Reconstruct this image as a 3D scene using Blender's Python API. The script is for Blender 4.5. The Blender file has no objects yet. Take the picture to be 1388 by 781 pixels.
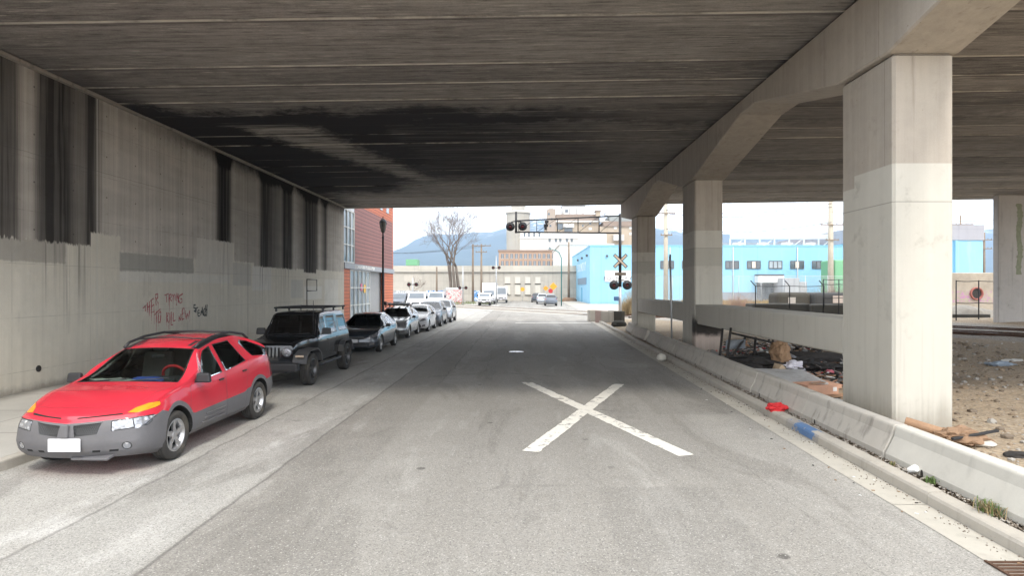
import bpy, bmesh, math, random
import numpy as np
from mathutils import Vector, Matrix, noise as mnoise
random.seed(7)
R = math.radians
SC = bpy.context.scene
COL = SC.collection
F, CX, CY, HC = 824.0, 710.0, 390.5, 2.5          # solved camera: focal in photo pixels, vanishing point, eye height

def at(px, py, Y):
    """photo pixel at a true distance Y down the street -> point in metres"""
    return Vector(((px - CX) / F * Y, Y, HC + (CY - py) / F * Y))

# ------------------------------------------------------------------ node graphs
class S:
    def __init__(s, g, k): s.g, s.k = g, k
    def __add__(s, o): return s.g.m('ADD', s, o)
    __radd__ = __add__
    def __sub__(s, o): return s.g.m('SUBTRACT', s, o)
    def __rsub__(s, o): return s.g.m('SUBTRACT', o, s)
    def __mul__(s, o): return s.g.m('MULTIPLY', s, o)
    __rmul__ = __mul__
    def __truediv__(s, o): return s.g.m('DIVIDE', s, o)
    def __pow__(s, o): return s.g.m('POWER', s, o)
    def abs(s): return s.g.m('ABSOLUTE', s)
    def clamp(s): return s.g.m('ADD', s, 0.0, clamp=True)

class Mat:
    def __init__(s, name):
        s.mat = bpy.data.materials.new(name); s.mat.use_nodes = True
        s.nt = s.mat.node_tree; s.nt.nodes.clear()
        s.out = s.nt.nodes.new('ShaderNodeOutputMaterial')
        s._tc = None; s._geo = None
    def new(s, t): return s.nt.nodes.new(t)
    def put(s, sock, v):
        if isinstance(v, S): s.nt.links.new(v.k, sock)
        elif v is not None:
            if isinstance(v, (tuple, list)) and len(v) == 3 and sock.type == 'RGBA': v = (*v, 1)
            sock.default_value = v
    def m(s, op, a, b=None, clamp=False):
        n = s.new('ShaderNodeMath'); n.operation = op; n.use_clamp = clamp
        s.put(n.inputs[0], a)
        if b is not None: s.put(n.inputs[1], b)
        return S(s, n.outputs[0])
    def obj(s):
        if s._tc is None: s._tc = s.new('ShaderNodeTexCoord')
        return S(s, s._tc.outputs['Object'])
    def world(s):
        if s._geo is None: s._geo = s.new('ShaderNodeNewGeometry')
        return S(s, s._geo.outputs['Position'])
    def normal(s):
        if s._geo is None: s._geo = s.new('ShaderNodeNewGeometry')
        return S(s, s._geo.outputs['Normal'])
    def backface(s):
        if s._geo is None: s._geo = s.new('ShaderNodeNewGeometry')
        return S(s, s._geo.outputs['Backfacing'])
    def xyz(s, v):
        n = s.new('ShaderNodeSeparateXYZ'); s.put(n.inputs[0], v)
        return [S(s, o) for o in n.outputs]
    def comb(s, x, y, z):
        n = s.new('ShaderNodeCombineXYZ')
        for i, v in enumerate((x, y, z)): s.put(n.inputs[i], v)
        return S(s, n.outputs[0])
    def noise(s, v, scale=1., detail=4., rough=.55, dist=0.):
        n = s.new('ShaderNodeTexNoise'); s.put(n.inputs['Vector'], v)
        n.inputs['Scale'].default_value = scale; n.inputs['Detail'].default_value = detail
        n.inputs['Roughness'].default_value = rough; n.inputs['Distortion'].default_value = dist
        return S(s, n.outputs['Fac'])
    def vor(s, v, scale=1., feature='F1', out='Distance'):
        n = s.new('ShaderNodeTexVoronoi'); s.put(n.inputs['Vector'], v); n.feature = feature
        n.inputs['Scale'].default_value = scale
        return S(s, n.outputs[out])
    def stretch(s, v, x, y, z):
        n = s.new('ShaderNodeVectorMath'); n.operation = 'MULTIPLY'
        s.put(n.inputs[0], v); n.inputs[1].default_value = (x, y, z)
        return S(s, n.outputs[0])
    def ramp(s, f, stops, interp='LINEAR'):
        n = s.new('ShaderNodeValToRGB'); s.put(n.inputs[0], f); n.color_ramp.interpolation = interp
        el = n.color_ramp.elements
        while len(el) < len(stops): el.new(1.)
        for e, (p, c) in zip(el, stops):
            e.position = p
            e.color = (c, c, c, 1) if not isinstance(c, (tuple, list)) else (*c, 1)
        return S(s, n.outputs[0])
    def step(s, v, a, b):
        """0 below a, 1 above b (a may exceed b)"""
        n = s.new('ShaderNodeMapRange'); s.put(n.inputs[0], v); n.interpolation_type = 'SMOOTHSTEP'
        lo, hi, t0, t1 = (a, b, 0., 1.) if a <= b else (b, a, 1., 0.)
        n.inputs[1].default_value = lo; n.inputs[2].default_value = hi
        n.inputs[3].default_value = t0; n.inputs[4].default_value = t1
        return S(s, n.outputs[0])
    def band(s, v, a, b, e=.02): return s.step(v, a - e, a + e) * s.step(v, b + e, b - e)
    def mix(s, f, a, b, mode='MIX'):
        n = s.new('ShaderNodeMix'); n.data_type = 'RGBA'; n.blend_type = mode
        s.put(n.inputs[0], f); s.put(n.inputs[6], a); s.put(n.inputs[7], b)
        return S(s, n.outputs[2])
    def scale(s, c, f):
        """colour times a scalar"""
        return s.mix(1., c, s.comb(f, f, f), 'MULTIPLY')
    def bump(s, h, strength=.3, dist=.02):
        n = s.new('ShaderNodeBump'); s.put(n.inputs['Height'], h)
        n.inputs['Strength'].default_value = strength; n.inputs['Distance'].default_value = dist
        return S(s, n.outputs[0])
    def bsdf(s, col, rough=.8, metal=0., bump=None, coat=0., spec=.5, emit=None, estr=0., alpha=None):
        n = s.new('ShaderNodeBsdfPrincipled')
        s.put(n.inputs['Base Color'], col); s.put(n.inputs['Roughness'], rough); s.put(n.inputs['Metallic'], metal)
        n.inputs['Specular IOR Level'].default_value = spec
        n.inputs['Coat Weight'].default_value = coat; n.inputs['Coat Roughness'].default_value = .04
        if bump: s.put(n.inputs['Normal'], bump)
        if emit: s.put(n.inputs['Emission Color'], emit); n.inputs['Emission Strength'].default_value = estr
        s.nt.links.new(n.outputs[0], s.out.inputs['Surface'])
        return s.mat

_mc = {}
def simple(name, col, rough=.7, metal=0., var=.15, sc=6., bump=.0, coat=0., dirt=0., spec=.5, edge=None):
    """one procedural material: base colour varied by two noises, optional dirt gathering and bump"""
    if name in _mc: return _mc[name]
    g = Mat(name); o = g.obj()
    n1 = g.noise(o, sc, 5.); n2 = g.noise(o, sc * 7, 3.)
    f = (n1 - .5) * (2 * var) + (n2 - .5) * var + 1.
    c = g.scale(col, f)
    if dirt:
        d = g.step(g.noise(o, sc * .6, 6., .7), .45, .7) * dirt
        c = g.mix(d, c, (.16, .135, .10))
    b = g.bump(n2, bump, .01) if bump else None
    r = (n1 - .5) * .2 + rough
    _mc[name] = g.bsdf(c, r.clamp(), metal, b, coat, spec)
    return _mc[name]

# ------------------------------------------------------------------ mesh building
class MB:
    def __init__(s): s.v, s.f, s.mi, s.sm = [], [], [], []
    def add(s, vs, fs, mi=0, smooth=False):
        o = len(s.v); s.v += [tuple(v) for v in vs]
        for f in fs: s.f.append(tuple(i + o for i in f)); s.mi.append(mi); s.sm.append(smooth)
        return s
    def box(s, c, d, mi=0, rz=0., rx=0., ry=0., taper=1.):
        M = Matrix.Translation(c) @ Matrix.Rotation(rz, 4, 'Z') @ Matrix.Rotation(rx, 4, 'X') @ Matrix.Rotation(ry, 4, 'Y')
        vs = []
        for z in (-.5, .5):
            t = taper if z > 0 else 1.
            for x, y in ((-.5, -.5), (.5, -.5), (.5, .5), (-.5, .5)):
                vs.append(M @ Vector((x * d[0] * t, y * d[1] * t, z * d[2])))
        return s.add(vs, [(3, 2, 1, 0), (4, 5, 6, 7), (0, 1, 5, 4), (1, 2, 6, 5), (2, 3, 7, 6), (3, 0, 4, 7)], mi)
    def box2(s, a, b, mi=0):
        return s.box([(p + q) / 2 for p, q in zip(a, b)], [abs(q - p) for p, q in zip(a, b)], mi)
    def cyl(s, p0, p1, r0, r1=None, n=12, mi=0, caps=True, smooth=True):
        p0, p1 = Vector(p0), Vector(p1); r1 = r0 if r1 is None else r1
        q = (p1 - p0).to_track_quat('Z', 'Y')
        vs = []
        for p, r in ((p0, r0), (p1, r1)):
            for i in range(n):
                a = 2 * math.pi * i / n
                vs.append(p + q @ Vector((r * math.cos(a), r * math.sin(a), 0)))
        s.add(vs, [(i, (i + 1) % n, n + (i + 1) % n, n + i) for i in range(n)], mi, smooth)
        if caps:
            o = len(s.v) - 2 * n
            s.f.append(tuple(range(o + n - 1, o - 1, -1))); s.mi.append(mi); s.sm.append(False)
            s.f.append(tuple(range(o + n, o + 2 * n))); s.mi.append(mi); s.sm.append(False)
        return s
    def tube(s, path, r, n=6, mi=0, rend=None):
        path = [Vector(p) for p in path]; m = len(path); vs = []
        up = None
        for i, p in enumerate(path):
            d = (path[min(i + 1, m - 1)] - path[max(i - 1, 0)])
            if d.length < 1e-7: d = Vector((0, 0, 1))
            d.normalize()
            if up is None:
                up = Vector((0, 0, 1)) if abs(d.z) < .9 else Vector((1, 0, 0))
            u = d.cross(up)
            if u.length < 1e-5: u = d.orthogonal()
            u.normalize(); w = u.cross(d).normalized(); up = w
            rr = r if rend is None else r + (rend - r) * i / (m - 1)
            for k in range(n):
                a = 2 * math.pi * k / n
                vs.append(p + u * (rr * math.cos(a)) + w * (rr * math.sin(a)))
        fs = [(i * n + k, i * n + (k + 1) % n, (i + 1) * n + (k + 1) % n, (i + 1) * n + k) for i in range(m - 1) for k in range(n)]
        fs += [tuple(range(n - 1, -1, -1)), tuple((m - 1) * n + k for k in range(n))]
        return s.add(vs, fs, mi, True)
    def lathe(s, prof, c=(0, 0, 0), axis='Z', n=24, mi=0):
        """profile [(r, h)] turned about an axis through c; axis X or Y or Z"""
        c = Vector(c); vs = []
        for r, h in prof:
            for k in range(n):
                a = 2 * math.pi * k / n; x, y = r * math.cos(a), r * math.sin(a)
                p = {'Z': (x, y, h), 'X': (h, x, y), 'Y': (y, h, x)}[axis]
                vs.append(c + Vector(p))
        m = len(prof)
        fs = [(i * n + k, i * n + (k + 1) % n, (i + 1) * n + (k + 1) % n, (i + 1) * n + k) for i in range(m - 1) for k in range(n)]
        return s.add(vs, fs, mi, True)
    def prism(s, poly, axis, a, b, mi=0):
        """polygon extruded along an axis; poly holds the two other coordinates in xyz order"""
        def P(u, v, w): return {'X': (w, u, v), 'Y': (u, w, v), 'Z': (u, v, w)}[axis]
        n = len(poly)
        vs = [P(u, v, a) for u, v in poly] + [P(u, v, b) for u, v in poly]
        fs = [tuple(range(n - 1, -1, -1)), tuple(range(n, 2 * n))] + [(i, (i + 1) % n, n + (i + 1) % n, n + i) for i in range(n)]
        return s.add(vs, fs, mi)
    def rock(s, c, r, seed=0, mi=0, flat=.7, sub=1, amp=.35, crum=0.):
        bm = bmesh.new(); bmesh.ops.create_icosphere(bm, subdivisions=sub, radius=1.)
        rs = (r, r, r) if not isinstance(r, (tuple, list)) else r
        vs = []
        for v in bm.verts:
            d = 1 + amp * (mnoise.noise(v.co * 1.7 + Vector((seed * 3.1, seed * 1.7, 0))))+ amp*.4*mnoise.noise(v.co*4.1+Vector((seed,0,seed*2.)))
            if crum: d += crum * (1 - 2 * abs(mnoise.noise(v.co * 6.3 + Vector((0, seed, 0))))) + crum * .5 * (1 - 2 * abs(mnoise.noise(v.co * 13.1 + Vector((seed, 0, 0)))))
            vs.append(Vector(c) + Vector((v.co.x * rs[0], v.co.y * rs[1], v.co.z * rs[2] * flat)) * d)
        fs = [tuple(v.index for v in f.verts) for f in bm.faces]
        bm.free(); return s.add(vs, fs, mi)
    def build(s, name, mats, parent=None, bevel=0., loc=None, seg=1, sharp=None, fix=True):
        me = bpy.data.meshes.new(name); me.from_pydata(s.v, [], s.f)
        for m in (mats if isinstance(mats, (list, tuple)) else [mats]): me.materials.append(m)
        me.polygons.foreach_set('material_index', s.mi)
        me.polygons.foreach_set('use_smooth', s.sm)
        if bevel or fix:
            bm = bmesh.new(); bm.from_mesh(me)
            if fix: bmesh.ops.recalc_face_normals(bm, faces=bm.faces)
            if bevel:
                es = [e for e in bm.edges if len(e.link_faces) == 2 and e.calc_face_angle(0) > .5]
                bmesh.ops.bevel(bm, geom=es, offset=bevel, segments=seg, affect='EDGES', profile=.5, clamp_overlap=True)
            bm.to_mesh(me); bm.free()
        if sharp: me.set_sharp_from_angle(angle=R(sharp))
        o = bpy.data.objects.new(name, me); COL.objects.link(o)
        if parent: o.parent = parent
        if loc is not None: o.location = loc
        return o

def tag(o, label=None, cat=None, group=None, kind=None):
    if label: o['label'] = label
    if cat: o['category'] = cat
    if group: o['group'] = group
    if kind: o['kind'] = kind
    return o
def thing(name, label, cat, loc=(0, 0, 0), rz=0., group=None):
    o = bpy.data.objects.new(name, None); COL.objects.link(o)
    o.location = loc; o.rotation_euler = (0, 0, rz); o.empty_display_size = .2
    return tag(o, label, cat, group)
def copy_tree(o, parent=None, swap=None):
    c = o.copy(); COL.objects.link(c)
    if parent: c.parent = parent
    if swap and c.type == 'MESH':
        for sl in c.material_slots:
            if sl.material and sl.material.name in swap:
                m = swap[sl.material.name]; sl.link = 'OBJECT'; sl.material = m
    for ch in list(o.children): copy_tree(ch, c, swap)
    return c
def pchip(pts):
    xs = np.array([p[0] for p in pts], float); ys = np.array([p[1] for p in pts], float)
    h = np.diff(xs); d = np.diff(ys) / h; m = np.zeros(len(xs))
    for i in range(1, len(xs) - 1):
        if d[i - 1] * d[i] > 0:
            w1, w2 = 2 * h[i] + h[i - 1], h[i] + 2 * h[i - 1]
            m[i] = (w1 + w2) / (w1 / d[i - 1] + w2 / d[i])
    m[0], m[-1] = d[0], d[-1]
    def f(x):
        x = min(max(x, xs[0]), xs[-1]); i = min(int(np.searchsorted(xs, x, 'right')) - 1, len(xs) - 2)
        t = (x - xs[i]) / h[i]
        return float(ys[i] * (1 + 2 * t) * (1 - t) ** 2 + m[i] * h[i] * t * (1 - t) ** 2 + ys[i + 1] * t * t * (3 - 2 * t) + m[i + 1] * h[i] * t * t * (t - 1))
    return f
def lin(pts):
    xs = [p[0] for p in pts]; ys = [p[1] for p in pts]
    return lambda x: float(np.interp(x, xs, ys))
def sm(t): t = min(max(t, 0.), 1.); return t * t * (3 - 2 * t)
# ------------------------------------------------------------------ surface materials
def concrete(name, col, var=.18, stain=.3, scale=1., bump=.25, streak=.25, form=True):
    g = Mat(name); w = g.world()
    big = g.noise(w, .55 * scale, 6., .6); med = g.noise(w, 4. * scale, 5., .65); fine = g.noise(w, 60., 3., .7)
    st = g.noise(g.stretch(w, 3.2, 3.2, .16), 1.5, 4., .6)
    f = (big - .5) * (2.2 * var) + (med - .5) * var + (fine - .5) * var * .6 + 1.
    c = g.scale(col, f)
    c = g.mix(g.step(st, .52, .78) * streak, c, (.07, .06, .05))
    c = g.mix(g.step(g.noise(w, 1.3, 7., .75), .55, .8) * stain, c, (.13, .11, .09))
    pits = g.step(g.vor(w, 9.), .07, .03) * .35
    c = g.mix(pits, c, (.09, .08, .07))
    h = med * .5 + fine * .5 - pits
    return g.bsdf(c, .88, 0., g.bump(h, bump, .01), spec=.3)

M = {}
M['concrete'] = concrete('weathered_concrete', (.36, .34, .30))
M['barrier'] = concrete('barrier_concrete', (.46, .43, .38), stain=.6, streak=.5)
M['barrier_new'] = concrete('barrier_concrete_pale', (.54, .52, .465), stain=.2, streak=.15)
M['kerb'] = concrete('kerb_concrete', (.42, .39, .34), stain=.8, scale=2.)
M['gutter'] = concrete('gutter_concrete', (.44, .415, .36), stain=.5, scale=2.)
M['old_block'] = concrete('mossy_concrete_block', (.062, .058, .048), stain=.5, streak=.6)
M['far_wall'] = None

# road: asphalt with worn lanes, patches, cracks
def road_mat():
    g = Mat('worn_asphalt'); w = g.world(); x, y, z = g.xyz(w)
    wob = (g.noise(w, .5, 3.) - .5) * .22 + (g.noise(w, 7., 3.) - .5) * .10
    xw = x + wob
    big = g.noise(w, .22, 5., .6); med = g.noise(w, 1.6, 6., .65); fine = g.noise(w, 70., 2., .8)
    agg = g.vor(w, 85., out='Color'); ax, ay, az = g.xyz(agg)
    base = g.mix(big, (.222, .211, .190), (.29, .276, .25))
    # parking strip (smooth pale), old coarse strip, darker paved strip, main lane
    base = g.mix(g.step(xw, -4.7, -4.85), base, (.345, .333, .305))
    base = g.mix(g.band(xw, -4.77, -3.4, .05), base, (.315, .305, .28))
    base = g.mix(g.band(xw, -3.4, -2.18, .06) * .6, base, (.208, .196, .175))
    base = g.mix(g.step(xw, 2.5, 3.3) * .5, base, (.315, .303, .278))
    # pale scuffed dust along the seams of the parking strip
    dust = g.step(g.noise(g.stretch(w, 1.2, .5, 1.), 1.4, 7., .7), .5, .72)
    base = g.mix(dust * g.band(xw, -5.6, -3.5, .5) * .55, base, (.52, .51, .49))
    base = g.mix(g.step(g.noise(w, .7, 6., .7), .56, .72) * .35, base, (.19, .18, .165))
    # darker wheel track, oil drip line
    base = g.mix(g.band(xw, -.9, .35, .5) * g.step(med, .4, .7) * .25, base, (.17, .16, .15))
    # lanes are darker through the middle distance
    base = g.mix(g.step(y, 15., 26.) * g.step(y, 47., 40.) * g.step(xw, -4.6, -4.0)*.45, base, (.225, .214, .193))
    pt = g.noise(g.stretch(w, .9, .22, 1.), .8, 5., .65, .6); base = g.mix(g.step(pt, .52, .60) * .45, base, (.165, .155, .138))
    base = g.mix(g.step(pt, .44, .36) * .4, base, (.37, .358, .33))
    pat = g.band(xw, .9, 2.35, .03) * g.band(y + wob, 4.2, 7.6, .03) + g.band(xw, -1.9, -.5, .03) * g.band(y + wob, 17.5, 22., .03) + g.band(xw, 2.6, 4.1, .03) * g.band(y + wob, 12., 19., .03)
    base = g.mix(pat.clamp() * .30, base, (.17, .162, .148))
    trk = (g.band(xw, -1.15, -.55, .22) + g.band(xw, .55, 1.15, .22) + g.band(xw, 2.6, 3.2, .22)) * g.step(med, .3, .6)
    base = g.mix(trk.clamp() * .28, base, (.19, .178, .158))
    f = (ax - .5) * .42 + (fine - .5) * .5 + (med - .5) * .34 + 1.
    col = g.scale(base, f)
    drip = g.step(g.vor(w, 1.1) + (fine - .5) * .05, .085, .05) * g.step(g.noise(w, .6, 3.), .5, .6) ; col = g.mix(drip * .75, col, (.06, .055, .05))
    spk = g.step(az, .93, .97); col = g.mix(spk * .5, col, (.07, .068, .065))
    spk2 = g.step(ay, .95, .98); col = g.mix(spk2 * .5, col, (.55, .53, .49))
    # cracks and joints
    def crack(c, amp, sc, wd, seedy):
        v = g.comb(y * sc, seedy, 0.)
        path = (g.noise(v, 1., 6., .7) - .5) * amp + c
        d = (x - path).abs()
        return g.step(d, wd, wd * .3)
    brk = g.step(g.noise(w, .9, 5., .7), .38, .6)
    ck = crack(-4.78, .35, .8, .035, 1.) * .4 + crack(-3.38, .16, .7, .03, 5.) * .5 + crack(-2.2, .9, .35, .022, 9.) * .6 * g.step(y,14.,20.) \
        + crack(2.55, 1.5, .25, .016, 13.) * .6 * brk * g.step(y, 13., 17.) + crack(3.1, .8, .35, .012, 23.) * .35 * brk + crack(-1.2, 1.6, .22, .016, 17.) * .55* g.step(y,16.,20.)
    cross = (g.noise(g.comb(x * .5, 3., 0.), 1., 6., .7) - .5) * 1.2 + 33.
    ck = ck + g.step((y - cross).abs(), .05, .015) * .7
    cell = g.vor(g.stretch(w, 1., .8, 1.), .28, 'DISTANCE_TO_EDGE') + (g.noise(w, 2.5, 5., .7) - .5) * .06
    ck = ck + g.step(cell.abs(), .010, .002) * g.step(big, .50, .62) * .55 * brk
    col = g.mix(ck.clamp(), col, (.075, .07, .065))
    h = ax * .5 + fine * .4 - ck * 1.2
    return g.bsdf(col, .86, 0., g.bump(h, .35, .008), spec=.35)
M['road'] = road_mat()

def paint_mat(name, col, cover=.42):
    g = Mat(name); w = g.world()
    worn = g.step(g.noise(w, 5., 7., .75) * .7 + g.noise(w, .9, 4., .6) * .3, cover - .03, cover + .025)
    agg = g.vor(w, 85., out='Color'); ax, ay, az = g.xyz(agg)
    f = (g.noise(w, 50., 2.) - .5) * .3 + (ax - .5) * .12 + 1.
    c = g.mix(worn, g.scale((.27, .255, .235), f), g.scale(col, f))
    return g.bsdf(c, .8, 0., g.bump(ax, .15, .005))
M['road_paint'] = paint_mat('worn_road_paint', (.70, .675, .605), .448)
def kerb_paint():
    g = Mat('worn_blue_kerb_paint'); w = g.world(); x, y, z = g.xyz(w); n = g.noise(w, 9., 7., .75)
    k = g.step(n - (y - 10.35).abs() * .55 + g.step(y, 10.45, 10.0) * .15, .34, .40)
    return g.bsdf(g.mix(k * .85, g.scale((.34, .32, .29), (n - .5) * .5 + 1.), g.scale((.055, .16, .36), (n - .5) * .6 + 1.)), .85)
M['blue_paint'] = kerb_paint()

def sidewalk_mat():
    g = Mat('sidewalk_concrete'); w = g.world(); x, y, z = g.xyz(w)
    big = g.noise(w, .6, 6., .65); fine = g.noise(w, 60., 2., .7)
    c = g.scale((.40, .385, .35), (big - .5) * .5 + (fine - .5) * .25 + 1.)
    jt = g.step(g.m('ABSOLUTE', g.m('FRACT', y / 1.8) - .5), .012, .006)
    jx = g.step((x + 9.2).abs(), .018, .008)
    c = g.mix((jt + jx).clamp() * .6, c, (.12, .11, .10))
    c = g.mix(g.step(g.noise(w, 1.1, 7., .75), .52, .75) * .4, c, (.2, .185, .16))
    c = g.mix(g.step(x, -10.7, -11.25) * g.noise(w, 3., 6.), c, (.10, .09, .075))
    return g.bsdf(c, .9, 0., g.bump(fine - jt * 2., .25, .006), spec=.3)
M['sidewalk'] = sidewalk_mat()

def ground_mat():
    g = Mat('dirt_gravel_ground'); w = g.world(); x, y, z = g.xyz(w)
    big = g.noise(w, .25, 6., .65); med = g.noise(w, 2., 6., .7); fine = g.noise(w, 30., 4., .8)
    col = g.mix(big, (.27, .205, .14), (.42, .345, .25))
    col = g.mix(g.step(med, .5, .7) * .5, col, (.20, .15, .105))
    st = g.vor(w, 22., out='Color'); sx, sy, sz = g.xyz(st)
    col = g.scale(col, (sx - .5) * .55 + (fine - .5) * .7 + 1.)
    col = g.mix(g.step(sy, .90, .96) * .6, col, (.42, .38, .33))
    # burnt rubbish patch behind the second column
    b = g.band(x + (med - .5) * 2., 7., 11.5, .8) * g.band(y + (med - .5) * 3., 15.5, 25., 1.2)
    col = g.mix(b * .8, col, (.035, .03, .026))
    # grey ballast around the tracks and yard beyond
    t = (x - 24.) * .837 + (y - 29.3) * .547
    bal = g.band(t + (med - .5) * .8, -3., 7., .8)
    col = g.mix(bal * .8, col, g.scale((.30, .285, .26), (sx - .5) * .9 + 1.))
    col = g.mix(g.step(y, 46., 58.) * .8, col, g.scale((.42, .40, .36), (med - .5) * .4 + 1.))
    return g.bsdf(col, .95, 0., g.bump(fine * .5 + sx * .5, .6, .03), spec=.2)
M['ground'] = ground_mat()

def wall_mat():
    """left retaining wall: soot-black seepage above, patchy anti-graffiti paint below"""
    g = Mat('stained_retaining_wall'); w = g.world(); x, y, z = g.xyz(w)
    u = (y - 10.) / 30.
    big = g.noise(w, .5, 6., .6); med = g.noise(w, 3., 6., .7); fine = g.noise(w, 45., 3., .7)
    st = g.noise(g.stretch(w, 1., 3.2, .07), 1.6, 5., .65)
    st2 = g.noise(g.stretch(w, 1., 9., .12), 1.6, 4., .65)
    board = g.noise(g.stretch(w, 1., .8, 3.2), 1., 2., .4)
    raw = g.mix(big, (.41, .372, .325), (.55, .505, .445))
    raw = g.scale(raw, (st - .5) * .9 + (st2 - .5) * .35 + (board - .5) * .35 + (fine - .5) * .25 + 1.)
    Y = lambda v: (v - 10.) / 30.
    uw = u + (st2 - .5) * .010
    stops = [(9, .8), (12.9, .85), (13.1, .95), (13.5, .85), (13.65, .3), (13.95, .15), (14.2, .95), (15.0, .97), (15.2, .8), (15.6, .62), (15.75, .95), (16.05, .9),
             (16.3, .05), (22.2, .06), (22.5, 1.), (23.3, .97), (23.6, .2), (25.9, .3), (26.2, .98), (27.1, .9), (27.4, .8), (28.3, .55), (28.6, .98), (29.5, .95),
             (29.9, .15), (31.0, .6), (31.6, .98), (33.1, .9), (33.6, .12), (34.6, .95), (35.1, .2), (38., .1)]
    dk = g.ramp(uw, [(Y(max(a, 10.)), b) for a, b in stops])
    topk = g.step(z + (med - .5) * .5, 6.9, 7.6)
    run = g.step(st, .42, .62)
    dark = (dk * ((run * .25 + .85).clamp()) + topk * .75 * g.step(y,15.,22.)).clamp()
    raw = g.mix(g.step(g.noise(w, 2.4, 8., .8), .58, .68) * .35, raw, (.17, .145, .12))
    raw = g.mix(dark * .985, raw, g.scale((.012, .010, .009), st2 + .5))
    # painted coats, each band with its own ragged top
    tops = [(10, 3.6), (15.8, 3.95), (17.0, 3.52), (20.9, 4.25), (23.6, 3.55), (25.4, 3.42), (30.2, 3.45), (31.2, 3.3), (33., 3.5)]
    th = g.ramp(u, [(Y(a), b / 8.) for a, b in tops], 'CONSTANT') * 8. + (st2 - .5) * .30 + (med - .5) * .12 + (fine - .5) * .06
    coat = g.step(z - th + (g.noise(w, 12., 4., .7) - .5) * .14, .03, -.03)
    pc = g.mix(big, (.53, .49, .41), (.62, .58, .495))
    rects = [(10., 15.0, 3.1, 3.62, (.30, .28, .245)), (17., 20.8, 2.98, 3.52, (.27, .265, .245)), (17., 23.4, 2.68, 2.98, (.58, .56, .51)),
             (20.9, 23.6, 3.0, 4.4, (.52, .49, .44)), (25.3, 27.2, 2.4, 3.42, (.60, .58, .54)), (29.5, 31.1, 2.0, 2.9, (.47, .46, .42)), (31.3, 34., 1.9, 2.6, (.64, .62, .57)), (23.6, 25.2, 2.6, 3.5, (.43, .41, .37)), (34.5, 37., 1.2, 3.0, (.60, .58, .53))]
    for a, b, c0, c1, c in rects:
        k = g.band(y + (st2 - .5) * .05 + (med - .5) * .16, a, b, .05) * g.band(z + (st2 - .5) * .10 + (med - .5) * .12, c0, c1, .03)
        pc = g.mix(k * .75, pc, c)
    drip = g.step(st2, .48, .7) * g.step(z, .9, 3.4) * (g.band(y, 14.3, 15.8, .2) + g.band(y, 25.8, 29.6, .3) * .9 + g.band(y, 22.5, 23.3, .2)).clamp()
    pc = g.mix(drip * .75, pc, (.12, .11, .095))
    low = g.step(z + (med - .5) * .3, .38, .14); pc = g.mix(low * .6, pc, (.13, .115, .10))
    pc = g.mix(g.step(st, .50, .66) * g.step(g.noise(w, .8, 5., .6), .46, .62) * .35, pc, (.27, .25, .215))
    pc = g.mix(g.step(g.noise(w, 1.9, 7., .78), .60, .70) * .4, pc, (.62, .60, .55))
    pc = g.scale(pc, (st - .5) * .42 + (med - .5) * .2 + (fine - .5) * .14 + 1.)
    col = g.mix(coat, raw, pc)
    col = g.mix(g.step((y - 16.1).abs(), .03, .015) * .7, col, (.55, .53, .47))
    tie = g.step(g.m('SQRT', (g.m('FRACT', y / 1.22) - .5) * (g.m('FRACT', y / 1.22) - .5) + (g.m('FRACT', z / 1.1) - .5) * (g.m('FRACT', z / 1.1) - .5)), .024, .016) * (1. - coat)
    col = g.mix(tie * .7, col, (.06, .05, .045))
    fl = g.step((g.m('FRACT', z / 1.22) - .5).abs(), .008, .003) + g.step((g.m('FRACT', y / 2.44) - .5).abs(), .004, .0015)
    col = g.mix(fl.clamp() * .35 * g.step(med, .35, .6), col, (.08, .07, .06))
    chips = g.step(g.noise(w, 5., 5., .75), .70, .74)
    col = g.mix(chips * .5 * (1. - coat), col, (.55, .51, .45))
    jt = g.step((y - 24.9).abs(), .02, .008) + g.step((z - 5.6 + (med - .5) * .06).abs(), .014, .004) * .5
    col = g.mix(jt.clamp() * .6, col, (.06, .055, .05))
    return g.bsdf(col, .9, 0., g.bump(med * .4 + board * .4 + fine * .2, .3, .015), spec=.08)
M['wall'] = wall_mat()

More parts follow.
